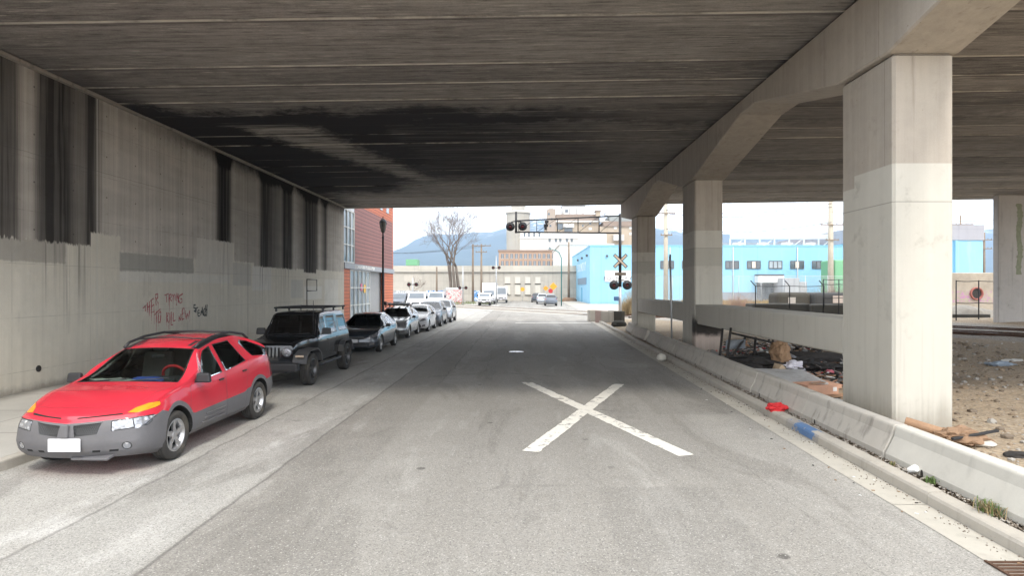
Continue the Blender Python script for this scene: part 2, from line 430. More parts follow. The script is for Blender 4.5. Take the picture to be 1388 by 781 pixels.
def soffit_mat():
    """underside of the deck: brown-grey planks, soot clouds, pale lime blooms along the joints"""
    g = Mat('stained_deck_soffit'); w = g.world(); x, y, z = g.xyz(w)
    big = g.noise(w, .3, 6., .6); med = g.noise(w, 2.2, 6., .7); fine = g.noise(w, 40., 3., .75)
    al = g.noise(g.stretch(w, .22, 5., 1.), 1.2, 5., .65)
    al2 = g.noise(g.stretch(w, .8, 9., 1.), 1.5, 6., .75)
    k = g.m('FLOOR', (y - 11.7) / 1.27)
    tone = g.noise(g.comb(k * 3.7, x * .02, 1.), 1., 1.)
    col = g.mix(big, (.195, .178, .162), (.30, .275, .25))
    col = g.scale(col, (tone - .5) * 1.5 + (al - .5) * 1.1 + (al2 - .5) * 1.5 + (med - .5) * .6 + (fine - .5) * 1.0 + 1.)
    # pale blooms
    bl = (g.step(al2, .55, .62) * g.step(g.noise(w, .9, 5., .7), .46, .60) + g.step(g.noise(g.stretch(w, 1.2, 4., 1.), 2.2, 8., .8), .62, .68) * .8).clamp()
    col = g.mix(bl * .65, col, (.48, .44, .38))
    sc2 = g.step(al2, .46, .30); col = g.mix(sc2 * .75, col, (.07, .058, .05))
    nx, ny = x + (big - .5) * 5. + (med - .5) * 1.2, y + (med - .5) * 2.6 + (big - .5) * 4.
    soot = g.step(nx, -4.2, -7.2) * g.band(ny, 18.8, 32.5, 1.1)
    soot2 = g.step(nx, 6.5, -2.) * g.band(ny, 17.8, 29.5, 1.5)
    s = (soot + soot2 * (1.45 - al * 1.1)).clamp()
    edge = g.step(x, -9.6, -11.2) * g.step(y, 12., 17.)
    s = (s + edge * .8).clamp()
    s3 = g.band(nx, 20., 40., 3.) * g.band(ny, 15., 24., 2.) * .8
    s = (s + s3 + g.band(ny, 17.6, 19.3, .4) * .35).clamp()
    # the pale washed diagonal through the soot
    ax = x + 8.0 - (y - 19.5) * .33 + (med - .5) * 2.4
    wash = g.step(ax.abs() + (y - 19.5) * .07, 1.6, .6) * g.band(y + (al - .5) * 2.5, 19.4, 29.5, .5) * (g.step(al, .35, .6) * .75 + g.step(al2, .45, .6) * .4).clamp()
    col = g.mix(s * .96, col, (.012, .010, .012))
    col = g.mix(wash * .92, col, (.52, .475, .42))
    fr = g.m('FRACT', (y - 11.7) / 1.27)
    lime = (g.step(fr, .035, .012) + g.step(fr, .975, .995) * .5) * g.step(g.noise(g.stretch(w, .5, 1., 1.), 1.1, 5., .7), .38, .6)
    col = g.mix(g.band(fr, .035, .09, .02) * .55, col, (.05, .042, .036))
    col = g.mix(lime.clamp() * .8, col, (.58, .54, .47))
    return g.bsdf(col, .9, 0., g.bump(med * .4 + al2 * .4 + fine * .2, .3, .015), spec=.25)
M['soffit'] = soffit_mat()

def pier_mat():
    g = Mat('pier_concrete'); w = g.world(); x, y, z = g.xyz(w)
    big = g.noise(w, .5, 6., .6); med = g.noise(w, 3., 6., .7); fine = g.noise(w, 45., 3., .7)
    st = g.noise(g.stretch(w, 3., 3., .1), 1.4, 5., .65)
    raw = g.mix(big, (.33, .29, .25), (.46, .42, .36))
    raw = g.scale(raw, (st - .5) * .5 + (med - .5) * .25 + (fine - .5) * .2 + 1.)
    raw = g.mix(g.step(g.noise(w, 1.4, 7., .75), .56, .75) * .35, raw, (.13, .11, .09))
    raw = g.mix(g.step(g.vor(w, 3.5), .05, .02) * .6, raw, (.05, .045, .04))
    raw = g.mix(g.step(g.noise(g.stretch(w, 4., 4., .14), 1.2, 5., .7), .56, .72) * .5, raw, (.14, .115, .09))
    raw = g.mix(g.step((g.m('FRACT', y / 1.9) - .5).abs(), .006, .002) * .4, raw, (.10, .09, .08))
    top = 4.55 + (g.noise(g.comb(g.m('FLOOR', y / 5.7) * 3.3, 0., 0.), 1., 0.) - .5) * .8
    pc = g.mix(big, (.48, .46, .405), (.57, .55, .49))
    pc = g.scale(pc, (st - .5) * .24 + (med - .5) * .14 + (fine - .5) * .12 + 1.)
    pc = g.mix(g.step(g.noise(w, 2.2, 7., .75), .55, .70) * .45, pc, (.30, .28, .24))
    pc = g.mix(g.step(g.vor(w, 4.), .05, .02) * .5, pc, (.15, .13, .11))
    pc = g.mix(g.step(g.noise(g.stretch(w, 5., 5., .12), 1.5, 5., .7), .52, .70) * .5 * g.step(z, 4., 1.5), pc, (.26, .235, .20))
    pc = g.mix(g.band(z, 3.3, 3.95, .01) * g.step(y, 15., 16.) * .5, pc, (.36, .345, .30))
    pc = g.mix(g.step(z, 2.62, 2.6) * .45, pc, (.52, .50, .44))
    coat = g.step(z - top, .012, -.012)
    col = g.mix(coat, raw, pc)
    col = g.mix(g.step((z - 3.95).abs(), .012, .004) * .5 + g.step((z - 6.42).abs(), .02, .008) * .6, col, (.12, .11, .095))
    # soot from a rubbish fire on the second column and scorched pink concrete
    fire = g.band(y + (med - .5) * .5, 21.2, 22.6, .5) * g.step(z + (med - .5) * .4, 1.7, 1.0 ) 
    col = g.mix(g.band(y, 21.8, 22.4, .1) * g.step(z, 1.25, 1.0) * .6, col, (.50, .37, .32))
    col = g.mix(g.band(y, 21.8, 22.4, .1) * g.band(z + (med - .5) * .5, .80, 1.4, .14) * .95, col, (.03, .027, .024))
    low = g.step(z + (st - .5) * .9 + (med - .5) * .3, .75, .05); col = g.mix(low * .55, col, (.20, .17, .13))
    col = g.mix(g.step(g.noise(w, 6., 6., .8), .68, .73) * .55, col, (.19, .17, .145))
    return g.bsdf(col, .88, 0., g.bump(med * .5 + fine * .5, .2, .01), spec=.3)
M['pier'] = pier_mat()
M['dark_joint'] = simple('dark_bearing_gap', (.03, .027, .025), .95)

# general purpose
M['black'] = simple('black_painted_steel', (.016, .016, .018), .45, .2, bump=.05)
M['black_plastic'] = simple('black_plastic', (.02, .02, .022), .55)
M['rubber'] = simple('tyre_rubber', (.035, .033, .031), .85, var=.25, bump=.2, dirt=.35)
M['steel'] = simple('galvanised_steel', (.42, .43, .44), .45, .7, var=.2)
M['rust'] = simple('rusty_rail_steel', (.13, .075, .05), .7, .5, var=.4)
M['railtop'] = simple('polished_rail_top', (.5, .48, .46), .3, .9)
M['alu'] = simple('alloy_wheel', (.52, .52, .53), .35, .8, var=.1, dirt=.25)
M['alu_dark'] = simple('dark_alloy_wheel', (.11, .11, .115), .4, .7, var=.1, dirt=.25)
M['chrome'] = simple('bright_trim', (.7, .7, .72), .18, 1., var=.05)
M['wood'] = simple('raw_timber', (.36, .22, .13), .8, var=.3, bump=.2)
M['pinkwood'] = simple('pink_chipboard', (.52, .30, .20), .8, var=.2)
M['white'] = simple('white_paint', (.72, .72, .70), .6, var=.08, dirt=.15)
M['cardboard'] = simple('brown_cardboard', (.30, .19, .11), .9, var=.25)
M['pole_wood'] = simple('weathered_pole_timber', (.22, .17, .125), .9, var=.35, sc=2., bump=.3)
M['char_and_shade'] = simple('charred_and_hollow_shade', (.032, .028, .025), .85, var=1., sc=9., bump=.8)  # char; also painted shade inside slots, weep hole, drain pit and pipe mouth
M['red'] = simple('red_cloth', (.55, .025, .03), .85, var=.2)
M['orange'] = simple('orange_plastic', (.7, .19, .03), .5)
M['whiteplastic'] = simple('white_plastic_bag', (.68, .66, .72), .45, var=.12)
M['grass'] = simple('dry_grass_blades', (.30, .225, .12), .9, var=.5, sc=1.3)
M['weed'] = simple('green_weed', (.09, .15, .035), .8, var=.4)
M['twig'] = simple('bare_twigs', (.16, .12, .095), .9, var=.3)
M['bark'] = simple('tree_bark', (.14, .115, .095), .95, var=.4, sc=3., bump=.5)
M['yellow'] = simple('yellow_sign_sheet', (.75, .36, .02), .5, var=.05)
M['redsign'] = simple('red_sign_sheet', (.5, .03, .03), .5, var=.05)
M['green'] = simple('green_cladding', (.15, .36, .20), .6, var=.08)
M['lens_red'] = simple('unlit_red_lens', (.10, .008, .008), .18, coat=.6)
M['beige_sheet'] = simple('faded_crossbuck_sheet', (.46, .36, .27), .6, var=.15)
M['teal'] = simple('teal_painted_pole', (.03, .16, .16), .5)
M['brown_plate'] = simple('brown_plate', (.10, .075, .055), .7)
M['bluebox'] = simple('blue_steel_box', (.05, .12, .25), .6)
# ------------------------------------------------------------------ ground, road, kerbs
def struct(mb, name, mats, **k): return tag(mb.build(name, mats, **k), kind='structure')
def xk(y): return 4.62 + (y - 6.) * .020                      # face of the right-hand kerb
def hlot(x, y):
    e = min(sm((x - xk(y) - .25) / .3), 1.)
    h = .10 + .05 * mnoise.noise(Vector((x * .5, y * .5, 0))) + .035 * mnoise.noise(Vector((x * 1.7, y * 1.7, 3)))
    t = (x - 24.) * .837 + (y - 29.3) * .547                  # distance across the tracks
    h += .16 * sm(1 - abs(t - 2.) / 6.) - .12 * sm(1 - abs(t) / 1.1) - .12 * sm(1 - abs(t - 4.) / 1.1)
    h += .45 * sm(1 - math.hypot(x - 31., y - 39.) / 9.)
    if y > 48: h *= sm((x - 9. + (y - 48) * .1) / 6.)
    return h * e - .03 * (1 - e)

g = MB(); g.add([(-7000, -600, -.08), (7000, -600, -.08), (7000, 7000, -.08), (-7000, 7000, -.08)], [(0, 1, 2, 3)])
struct(g, 'ground', M['ground'])
g = MB(); xs = list(np.arange(0, 12, .3)) + list(np.arange(12, 40, .6)) + [44, 50, 60, 80]
ys = list(np.arange(-6, 30, .3)) + list(np.arange(30, 60, .6)) + [64, 70, 80, 91, 110]
vs = [(xk(y) + .19 + x, y, hlot(xk(y) + .19 + x, y)) for y in ys for x in xs]; n = len(xs)
g.add(vs, [(j * n + i, j * n + i + 1, (j + 1) * n + i + 1, (j + 1) * n + i) for j in range(len(ys) - 1) for i in range(n - 1)], 0, True)
struct(g, 'dirt_lot', M['ground'], fix=False)

g = MB(); ys = list(np.arange(-20, 48, 2.)) + [48]
L = [(-7.1, y, 0) for y in ys]; Rr = [(xk(y), y, 0) for y in ys]
n = len(ys); g.add(L + Rr, [(i, n + i, n + i + 1, i + 1) for i in range(n - 1)])
g.add([(-60, 48, 0), (-7.1, 48, 0), (xk(48), 48, 0), (9., 53, 0), (10., 64, 0), (9.5, 112.8, 0), (-60, 112.8, 0)], [(0, 1, 2, 3, 4, 5, 6)])
struct(g, 'road', M['road'])

g = MB(); g.box2((-11.6, -20, -.05), (-7.262, 54, .14)); struct(g, 'sidewalk', M['sidewalk'])
g = MB()
for k in range(25): g.box2((-7.26, -20 + k * 3.0, -.05), (-7.1, -20 + k * 3.0 + 2.992, .142 + .004 * math.sin(k * 2.3)))
struct(g, 'kerb_left', M['kerb'], bevel=.025, seg=2)
def sweep(mb, sec, path, mi=0):
    """closed section [(dx, z)] carried along [(x, y)] without turning"""
    k = len(sec); vs = [(x + dx, y, z) for x, y in path for dx, z in sec]; m = len(path)
    fs = [(i * k + j, i * k + (j + 1) % k, (i + 1) * k + (j + 1) % k, (i + 1) * k + j) for i in range(m - 1) for j in range(k)]
    fs += [tuple(range(k - 1, -1, -1)), tuple((m - 1) * k + j for j in range(k))]
    return mb.add(vs, fs, mi)
g = MB()
for k in range(22):
    a, b = -17 + k * 3., -17 + k * 3. + 2.993
    dz = .006 * math.sin(k * 1.7)
    sweep(g, [(0., -.05), (.005, .105 + dz), (.022, .135 + dz), (.05, .146 + dz), (.19, .150 + dz), (.19, -.05)], [(xk(a), a), (xk(b), b)])
struct(g, 'kerb_right', M['kerb'])
g = MB()
for k in range(22):
    a, b = -17 + k * 3., -17 + k * 3. + 2.988
    g.add([(xk(a) - .40, a, .005), (xk(a) - .002, a, .005), (xk(b) - .002, b, .005), (xk(b) - .40, b, .005)], [(0, 1, 2, 3)])
struct(g, 'gutter', M['gutter'])
# grit and dirt gathered at the kerb foot
g = MB()
for i in range(900):
    y = random.uniform(4.5, 36); x = xk(y) - abs(random.gauss(0, .10)) - .01
    r = random.uniform(.003, .012); g.rock((x, y, .008), r, i, 0, .6, 0)
for i in range(2600):
    y = random.uniform(4.3, 24); x = xk(y) + .19 + random.random() * .16
    r = random.uniform(.004, .02); g.rock((x, y, .14 + random.random() * .01), r, i, i % 2, .6, 0)
tag(g.build('kerb_grit', [simple('grit', (.16, .13, .10), .95, var=.5), simple('pale_grit', (.34, .31, .27), .95, var=.4)], fix=False), kind='stuff')
# loose stones over the dirt lot
rn2 = random.Random(12)
g = MB()
for i in range(9000):
    y = 5. + 23. * random.random() ** 1.4; x = xk(y) + .75 + random.random() ** 1.3 * 14.
    r = random.uniform(.008, .032) * (1 + .03 * y)
    r *= (.5 + 2.2 * rn2.random() ** 5)
    g.rock((x, y, hlot(x, y) + r * .15), r, i, i % 3, .65, 0)
tag(g.build('gravel', [simple('stone_brown', (.25, .19, .13), .95, var=.3), simple('stone_grey', (.32, .30, .27), .95, var=.3), simple('stone_dark', (.17, .135, .10), .95, var=.3)], fix=False), kind='stuff')

# painted X, stop line
def arm_pts(a, b, w):
    d = Vector((b[0] - a[0], b[1] - a[1])).normalized(); nrm = Vector((-d.y, d.x)) * w / 2
    return d, nrm
g = MB(); C0 = Vector((1.25, 12.0)); w = .27
def xarm(p, q, z):
    d, nr = arm_pts(p, q, w); n = 60; L_, R_ = [], []
    for i in range(n + 1):
        c = Vector(p) + (Vector(q) - Vector(p)) * (i / n)
        L_.append((c.x + nr.x * (1 + .22 * mnoise.noise(Vector((i * 1.3, z * 900, 1)))), c.y + nr.y * (1 + .22 * mnoise.noise(Vector((i * 1.3, z * 900, 1)))), z))
        R_.append((c.x - nr.x * (1 + .22 * mnoise.noise(Vector((i * 1.3, 7, 2)))), c.y - nr.y * (1 + .22 * mnoise.noise(Vector((i * 1.3, 7, 2)))), z))
    g.add(L_ + R_, [(i, i + 1, n + 2 + i, n + 1 + i) for i in range(n)])
xarm((.06, 16.1), (2.42, 9.05), .005); xarm((2.47, 15.75), (.10, 9.25), .009)
struct(g, 'road_marking_cross', M['road_paint'], fix=False)
g = MB(); g.add([(-.6, 43.2, .005), (4.8, 43.2, .005), (4.8, 43.75, .005), (-.6, 43.75, .005)], [(0, 1, 2, 3)])
struct(g, 'stop_line', M['road_paint'], fix=False)
g = MB()
for a, b in ((9.7, 10.95),):
    sweep(g, [(-.003, .02), (.002, .108), (.02, .139), (.05, .1505), (.16, .1545), (.16, .13), (.05, .02)], [(xk(a), a), (xk(b), b)])
struct(g, 'kerb_paint', M['blue_paint'])

t = thing('manhole_cover', 'pale round metal manhole cover set in the dark asphalt beyond the painted cross', 'manhole cover', (-.29, 23.7, .004))
MB().lathe([(.36, .0), (.36, .006), (.30, .007), (.30, .0)], n=32).build('rim', M['rust'], t)
d = MB().lathe([(0.001, .010), (.29, .010), (.295, .0)], n=32)
for i in range(-4, 5):
    for j in range(-4, 5):
        if math.hypot(i, j) < 4.4: d.box((i * .06, j * .06, .011), (.03, .03, .004))
d.build('lid', simple('polished_cast_iron', (.62, .63, .66), .28, .85, var=.1), t)
t = thing('storm_drain', 'brown iron storm drain grate in the gutter beside the near kerb', 'drain grate', (xk(5.2) - .21, 5.2, .006))
MB().box2((-.20, -.34, -.03), (.20, .34, -.02)).build('pit', M['char_and_shade'], t)
d = MB()
for i in range(11): d.box((0, -.31 + i * .062, .006), (.36, .028, .012))
d.box((-.19, 0, .006), (.025, .68, .014)); d.box((.19, 0, .006), (.025, .68, .014))
d.build('grate', M['rust'], t)

# ------------------------------------------------------------------ overpass
def zs(x): return 7.764 + .0145 * x                           # underside of the deck (cross-fall)
X0, X1, YN, YF, PW = -11.75, 36., 11.7 - 1.27 * 2, 11.7 + 1.27 * 21, 1.27
bridge = thing('overpass_deck', 'sooty concrete road deck of ribbed planks spanning over the whole street', 'bridge deck')
g = MB(); k = 0; rnd = random.Random(4)
prof = []
y = YN
while y < YF - .01:
    dz = rnd.uniform(-.03, .03)
    prof += [(y, .07), (y + .012, dz + .02), (y + .035, dz), (y + PW - .035, dz + rnd.uniform(-.006, .006)), (y + PW - .014, dz + .02), (y + PW, .07)]
    y += PW
xs = [X0 + (X1 - X0) * i / 12 for i in range(13)]
vs = [(x, yy, zs(x) + dz) for x in xs for yy, dz in prof]; n = len(prof)
fs = [(i * n + j, (i + 1) * n + j, (i + 1) * n + j + 1, i * n + j + 1) for i in range(12) for j in range(n - 1)]
o = g.add(vs, fs); 
g.build('plank_soffit', M['soffit'], bridge, fix=False)
g = MB(); 
for a, b in ((YN - .25, YN - .002), (YF + .002, YF + .25)):
    g = MB(); g.add([(X0, a, zs(X0) - .06), (X1, a, zs(X1) - .06), (X1, b, zs(X1) - .06), (X0, b, zs(X0) - .06), (X0, a, zs(X0) + 1.9), (X1, a, zs(X1) + 1.9), (X1, b, zs(X1) + 1.9), (X0, b, zs(X0) + 1.9)],
          [(3, 2, 1, 0), (4, 5, 6, 7), (0, 1, 5, 4), (1, 2, 6, 5), (2, 3, 7, 6), (3, 0, 4, 7)])
    g.build('edge_beam', M['concrete'], bridge)
g = MB(); a, b = YN, YF
g.add([(X0, a, zs(X0) + .06), (X1, a, zs(X1) + .06), (X1, b, zs(X1) + .06), (X0, b, zs(X0) + .06), (X0, a, zs(X0) + 1.0), (X1, a, zs(X1) + 1.0), (X1, b, zs(X1) + 1.0), (X0, b, zs(X0) + 1.0)],
      [(3, 2, 1, 0), (4, 5, 6, 7), (0, 1, 5, 4), (1, 2, 6, 5), (2, 3, 7, 6), (3, 0, 4, 7)])
g.build('deck_slab', M['concrete'], bridge)

wall = thing('retaining_wall', 'tall stained concrete retaining wall with red and black graffiti beside the parked cars', 'retaining wall')
g = MB(); g.box2((-12.4, 3, -.1), (-11.3, 38.2, 7.52)); g.build('wall_face', M['wall'], wall)
g = MB(); g.box2((-12.4, 3, 7.523), (-11.18, 38.15, 7.60)); g.build('bearing_ledge', concrete('ledge_concrete', (.30, .27, .23), streak=.6, stain=.8), wall)
g = MB(); g.lathe([(.001, 0), (.06, 0), (.075, .012), (.075, -.01)], (-11.297, 14.15, .62), 'X', 14); g.build('weep_hole', M['char_and_shade'], wall)
def spray(name, strokes, mat, r, drips=0, seed=1):
    """spray-can lettering: flat ribbons a few mm proud of the wall, from marks read off the photograph"""
    rn = random.Random(seed); mb = MB()
    def P(zx, zy):
        px, py = 180 + zx / 11.567, 385 + zy / 11.567
        Y = 11.3 * F / (CX - px); return Y, HC + (CY - py) / F * Y
    def ribbon(pts, r, ra=1., rb=1.):
        n = len(pts); L_, R_ = [], []
        for i, p in enumerate(pts):
            a = Vector(pts[max(i - 1, 0)]); b = Vector(pts[min(i + 1, n - 1)]); d = (b - a)
            d = d.normalized() if d.length > 1e-6 else Vector((1, 0)); nr = Vector((-d.y, d.x)) * r * (ra + (rb - ra) * i / max(n - 1, 1)) * rn.uniform(.75, 1.2)
            L_.append((-11.296 + rn.random() * .0005, p[0] + nr.x, p[1] + nr.y)); R_.append((-11.296, p[0] - nr.x, p[1] - nr.y))
        mb.add(L_ + R_, [(i, i + 1, n + i + 1, n + i) for i in range(n - 1)])
    for s in strokes:
        pts = []
        for (a, b), (c, d) in zip(s[:-1], s[1:]):
            m = max(2, int(math.hypot(c - a, d - b) / 22))
            pts += [P(a + (c - a) * t / m + rn.uniform(-3, 3), b + (d - b) * t / m + rn.uniform(-3, 3)) for t in range(m)]
        pts.append(P(*s[-1])); ribbon(pts, r)
        if drips and rn.random() < drips:
            q = P(*s[-1]); ln = rn.uniform(.15, .5); ribbon([(q[0], q[1] - ln * i / 4) for i in range(5)], r * .55, 1., .4)
    return mb.build(name, mat, wall, fix=False)
red = [[(155, 385), (215, 325)], [(190, 345), (195, 430)], [(225, 290), (230, 450)], [(262, 270), (255, 430)], [(228, 370), (262, 345)],
       [(292, 250), (290, 455)], [(270, 270), (325, 225)], [(290, 355), (330, 320)], [(285, 460), (335, 420)], [(355, 160), (362, 340)], [(355, 165), (390, 155), (388, 215), (360, 250)], [(365, 250), (398, 300)],
       [(495, 180), (560, 155)], [(525, 165), (530, 290)], [(570, 170), (572, 280)], [(570, 170), (600, 165), (600, 210), (575, 220), (608, 270)], [(615, 165), (632, 205), (650, 160)], [(632, 205), (630, 265)],
       [(662, 150), (664, 260)], [(684, 340), (688, 140), (715, 300), (714, 150)], [(785, 155), (730, 190), (715, 250), (740, 300), (770, 290), (768, 235), (745, 235)],
       [(330, 495), (430, 390)], [(372, 430), (368, 600)], [(402, 460), (397, 600), (430, 600), (437, 420), (402, 460)],
       [(530, 440), (530, 600)], [(558, 450), (532, 530), (560, 610)], [(580, 450), (578, 600)], [(604, 440), (600, 640), (628, 640)], [(634, 450), (630, 585), (668, 570)],
       [(720, 590), (722, 500), (748, 575), (752, 470)], [(775, 390), (770, 560)], [(775, 390), (805, 380)], [(772, 470), (802, 458)], [(770, 560), (806, 545)], [(820, 420), (835, 560), (852, 450), (866, 550), (892, 415)]]
blk = [[(985, 335), (958, 330), (952, 378), (985, 385), (978, 430), (955, 425)], [(970, 395), (1022, 368)], [(992, 385), (988, 455)], [(1045, 412), (1020, 420), (1020, 502), (1052, 498)], [(1020, 460), (1046, 455)],
       [(1062, 495), (1085, 368), (1104, 498)], [(1070, 440), (1098, 436)], [(1132, 380), (1112, 400), (1110, 490), (1128, 498)], [(1142, 330), (1134, 510)], [(1165, 320), (1156, 510)], [(1138, 415), (1160, 405)]]
g = Mat('red_spray_paint'); w = g.world(); k = g.step(g.noise(w, 14., 4., .7), .36, .50)
c1 = g.bsdf((.46, .10, .11), .7); 
pr = g.nt.nodes['Principled BSDF'] if 'Principled BSDF' in g.nt.nodes else [n for n in g.nt.nodes if n.type == 'BSDF_PRINCIPLED'][0]
g.put(pr.inputs['Alpha'], k * .85); M['spray_red'] = g.mat
g = Mat('black_spray_paint'); w = g.world(); k = g.step(g.noise(w, 14., 4., .7), .34, .48)
g.bsdf((.04, .045, .045), .7); pr = [n for n in g.nt.nodes if n.type == 'BSDF_PRINCIPLED'][0]
g.put(pr.inputs['Alpha'], k * 1.); M['spray_black'] = g.mat
spray('red_graffiti', red, M['spray_red'], .022, .6, 3)
spray('black_graffiti', blk, M['spray_black'], .027, 0., 4)
# pencil-thin conduit bracket on the wall above the black four-by-four
g = MB(); g.tube([(-11.27, 31.6, 1.6), (-11.27, 31.6, 2.95)], .02); g.tube([(-11.27, 31.6, 2.95), (-11.27, 33.1, 2.95), (-11.27, 33.1, 2.35), (-11.27, 31.6, 2.35)], .02)
g.build('conduit', M['black'], wall)

# pier frame: haunched cap beam on three columns tied by two crash beams
pier = thing('pier_frame', 'row of three painted concrete columns under one haunched beam beside the barriers', 'bridge pier')
ZB = 7.79
poly = [(3.5, ZB), (3.5, 7.40), (5.9, 7.38), (10.2, 6.45), (11.85, 6.47), (16.1, 7.40), (17.2, 7.40), (22.05, 6.45), (23.75, 6.45), (27.6, 7.40), (28.7, 7.40), (33.3, 6.45), (35.0, 6.45), (38.3, 6.95), (38.3, ZB)]
MB().prism(poly, 'X', 6.10, 7.32).build('cap_beam', M['pier'], pier, bevel=.03)
MB().box2((6.22, 3.6, ZB + .002), (7.2, 38.2, ZB + .16)).build('bearing_gap_shade', M['dark_joint'], pier)  # dark box, paints the shade of the open gap under the deck
for (a, b) in ((10.2, 11.85), (22.05, 23.75), (33.3, 35.0)):
    MB().box2((6.20, a, -.3), (7.22, b, 6.46 if a > 10.5 else 6.449)).build('column', M['pier'], pier, bevel=.045, seg=1)
for (a, b) in ((11.853, 22.047), (23.753, 33.297)):
    MB().box2((6.23, a, 1.20), (7.19, b, 1.90)).build('crash_beam', M['pier'], pier, bevel=.03)
p = thing('far_pier', 'grey concrete pier with a green moss streak across the tracks at far right', 'bridge pier')
MB().box2((28.5, 36.5, -.2), (31.6, 36.95, 8.1)).build('column', concrete('pale_grey_concrete', (.46, .44, .42), stain=.5, streak=.4), p, bevel=.04)
g = MB(); rn = random.Random(3); pts = [(z_, 29.75 + .05 * math.sin(z_ * 3), .13 + .14 * abs(mnoise.noise(Vector((z_ * 4.9, 0, 0))))) for z_ in np.arange(3.3, 7.6, .07)]
g.add([(c - w_, 36.494, z_) for z_, c, w_ in pts] + [(c + w_, 36.494, z_) for z_, c, w_ in pts], [(i, len(pts) + i, len(pts) + i + 1, i + 1) for i in range(len(pts) - 1)])
g.build('moss_streak', simple('green_moss', (.25, .27, .19), .95, var=.4), p, fix=False)

# ------------------------------------------------------------------ concrete barriers along the kerb
def barrier(a, b, mat, label, yaw=0., dx=0., mark=0, grp='low concrete barriers along the kerb', tilt=0., h=.47):
    L_ = b - a - .02; sec = [(-.25, 0), (-.25, .09), (-.13, .33), (-.105, h - .02), (-.085, h), (.085, h), (.105, h - .02), (.13, .33), (.25, .09), (.25, 0)]
    m = MB(); m.prism([(u, v) for u, v in sec], 'Y', -L_ / 2, L_ / 2)
    c = (a + b) / 2
    o = m.build('concrete_barrier', mat, None, bevel=.018, seg=2)
    o.location = (xk(c) + .58 + dx, c, .125); o.rotation_euler = (0, tilt, -math.atan(.02) + yaw)
    tag(o, label, 'barrier', grp)
    for q in ((-.27, .27) if mat is M['barrier_new'] else (.3,)):
        s = MB(); s.prism([(q * L_ + .028 * math.cos(t), .045 + .05 * math.sin(t)) for t in np.linspace(0, math.pi, 9)] + [(q * L_ - .028, .0), (q * L_ + .028, .0)], 'X', -.2515, -.20)
        s.build('lifting_slot', M['char_and_shade'], o)  # dark plug, paints the shade of the open slot
    return o
barrier(4.9, 8.42, M['barrier_new'], 'pale clean concrete barrier nearest the camera beside the weeds')
cuts = [8.44, 11.05, 13.7, 16.35, 19.0, 21.6]
labs = ['grey barrier beside the thick first column, end to end with the pale clean one', 'second grey barrier from the pale clean one, by the blue painted kerb and red cloth',
        'third grey barrier from the pale clean one, before the pink box', 'fourth grey barrier from the pale clean one, with a pale repainted square',
        'grey barrier in front of the second column with the sooty base']
for i in range(5): barrier(cuts[i], cuts[i + 1], M['barrier'], labs[i], yaw=random.uniform(-.008, .008), dx=random.uniform(-.015, .015))
far = [(21.75, 24.1, 'barrier just past the second column beside the thin sign post'), (24.3, 27.0, 'barrier beyond the sign post with a dirty chipped foot'),
       (27.5, 30.3, 'short skewed barrier beside the third column'), (31.0, 33.9, 'last barrier before the dark concrete blocks')]
for i, (a, b, l) in enumerate(far): barrier(a, b, M['barrier'], l, yaw=(.02, -.03, .06, -.05)[i], dx=(.0, .02, -.02, .08)[i], tilt=(0, .02, -.03, .05)[i])
# repaint patches on barriers
def block(x, y, d, rz, mat, label, nm='concrete_block', grp='concrete blocks at the kerb end', z=None, bev=.03):
    o = MB().box((0, 0, d[2] / 2), d).build(nm, mat, None, bevel=bev); o.location = (x, y, .0 if z is None else z); o.rotation_euler = (0, 0, rz)
    return tag(o, label, 'concrete block', grp)
block(5.15, 45.4, (.66, .66, .86), R(8), M['barrier'], 'pale grey square concrete block standing first at the kerb end')
block(5.62, 43.4, (.34, 1.2, .88), R(38), concrete('pinkish_concrete', (.40, .30, .27)), 'slim pinkish concrete block on edge next to the square pale block')
block(5.95, 42.7, (.30, 1.25, .86), R(38), M['barrier'], 'slim pale concrete block on edge between the pinkish one and the mossy one')
block(6.42, 42.2, (.36, 1.3, .9), R(38), M['old_block'], 'dark mossy concrete block on edge nearest the signal mast')  # dark colour carries moss plus the bridge's shadow
o = MB().rock((0, 0, .1), (.5, .35, .4), 5, 0, .6, 2, .3).build('concrete_rubble', M['old_block'], None); o.location = (6.0, 38.3, .1)
tag(o, 'dark broken lump of concrete between the last barrier and mossy blocks', 'rubble')
o = MB().rock((0, 0, .12), (.17, .15, .2), 9, 0, .7, 2, .25).build('concrete_rubble', M['barrier_new'], None); o.location = (xk(20.8) - .2, 20.8, .0)
tag(o, 'pale broken concrete chunk lying in the gutter by the second column', 'rubble')
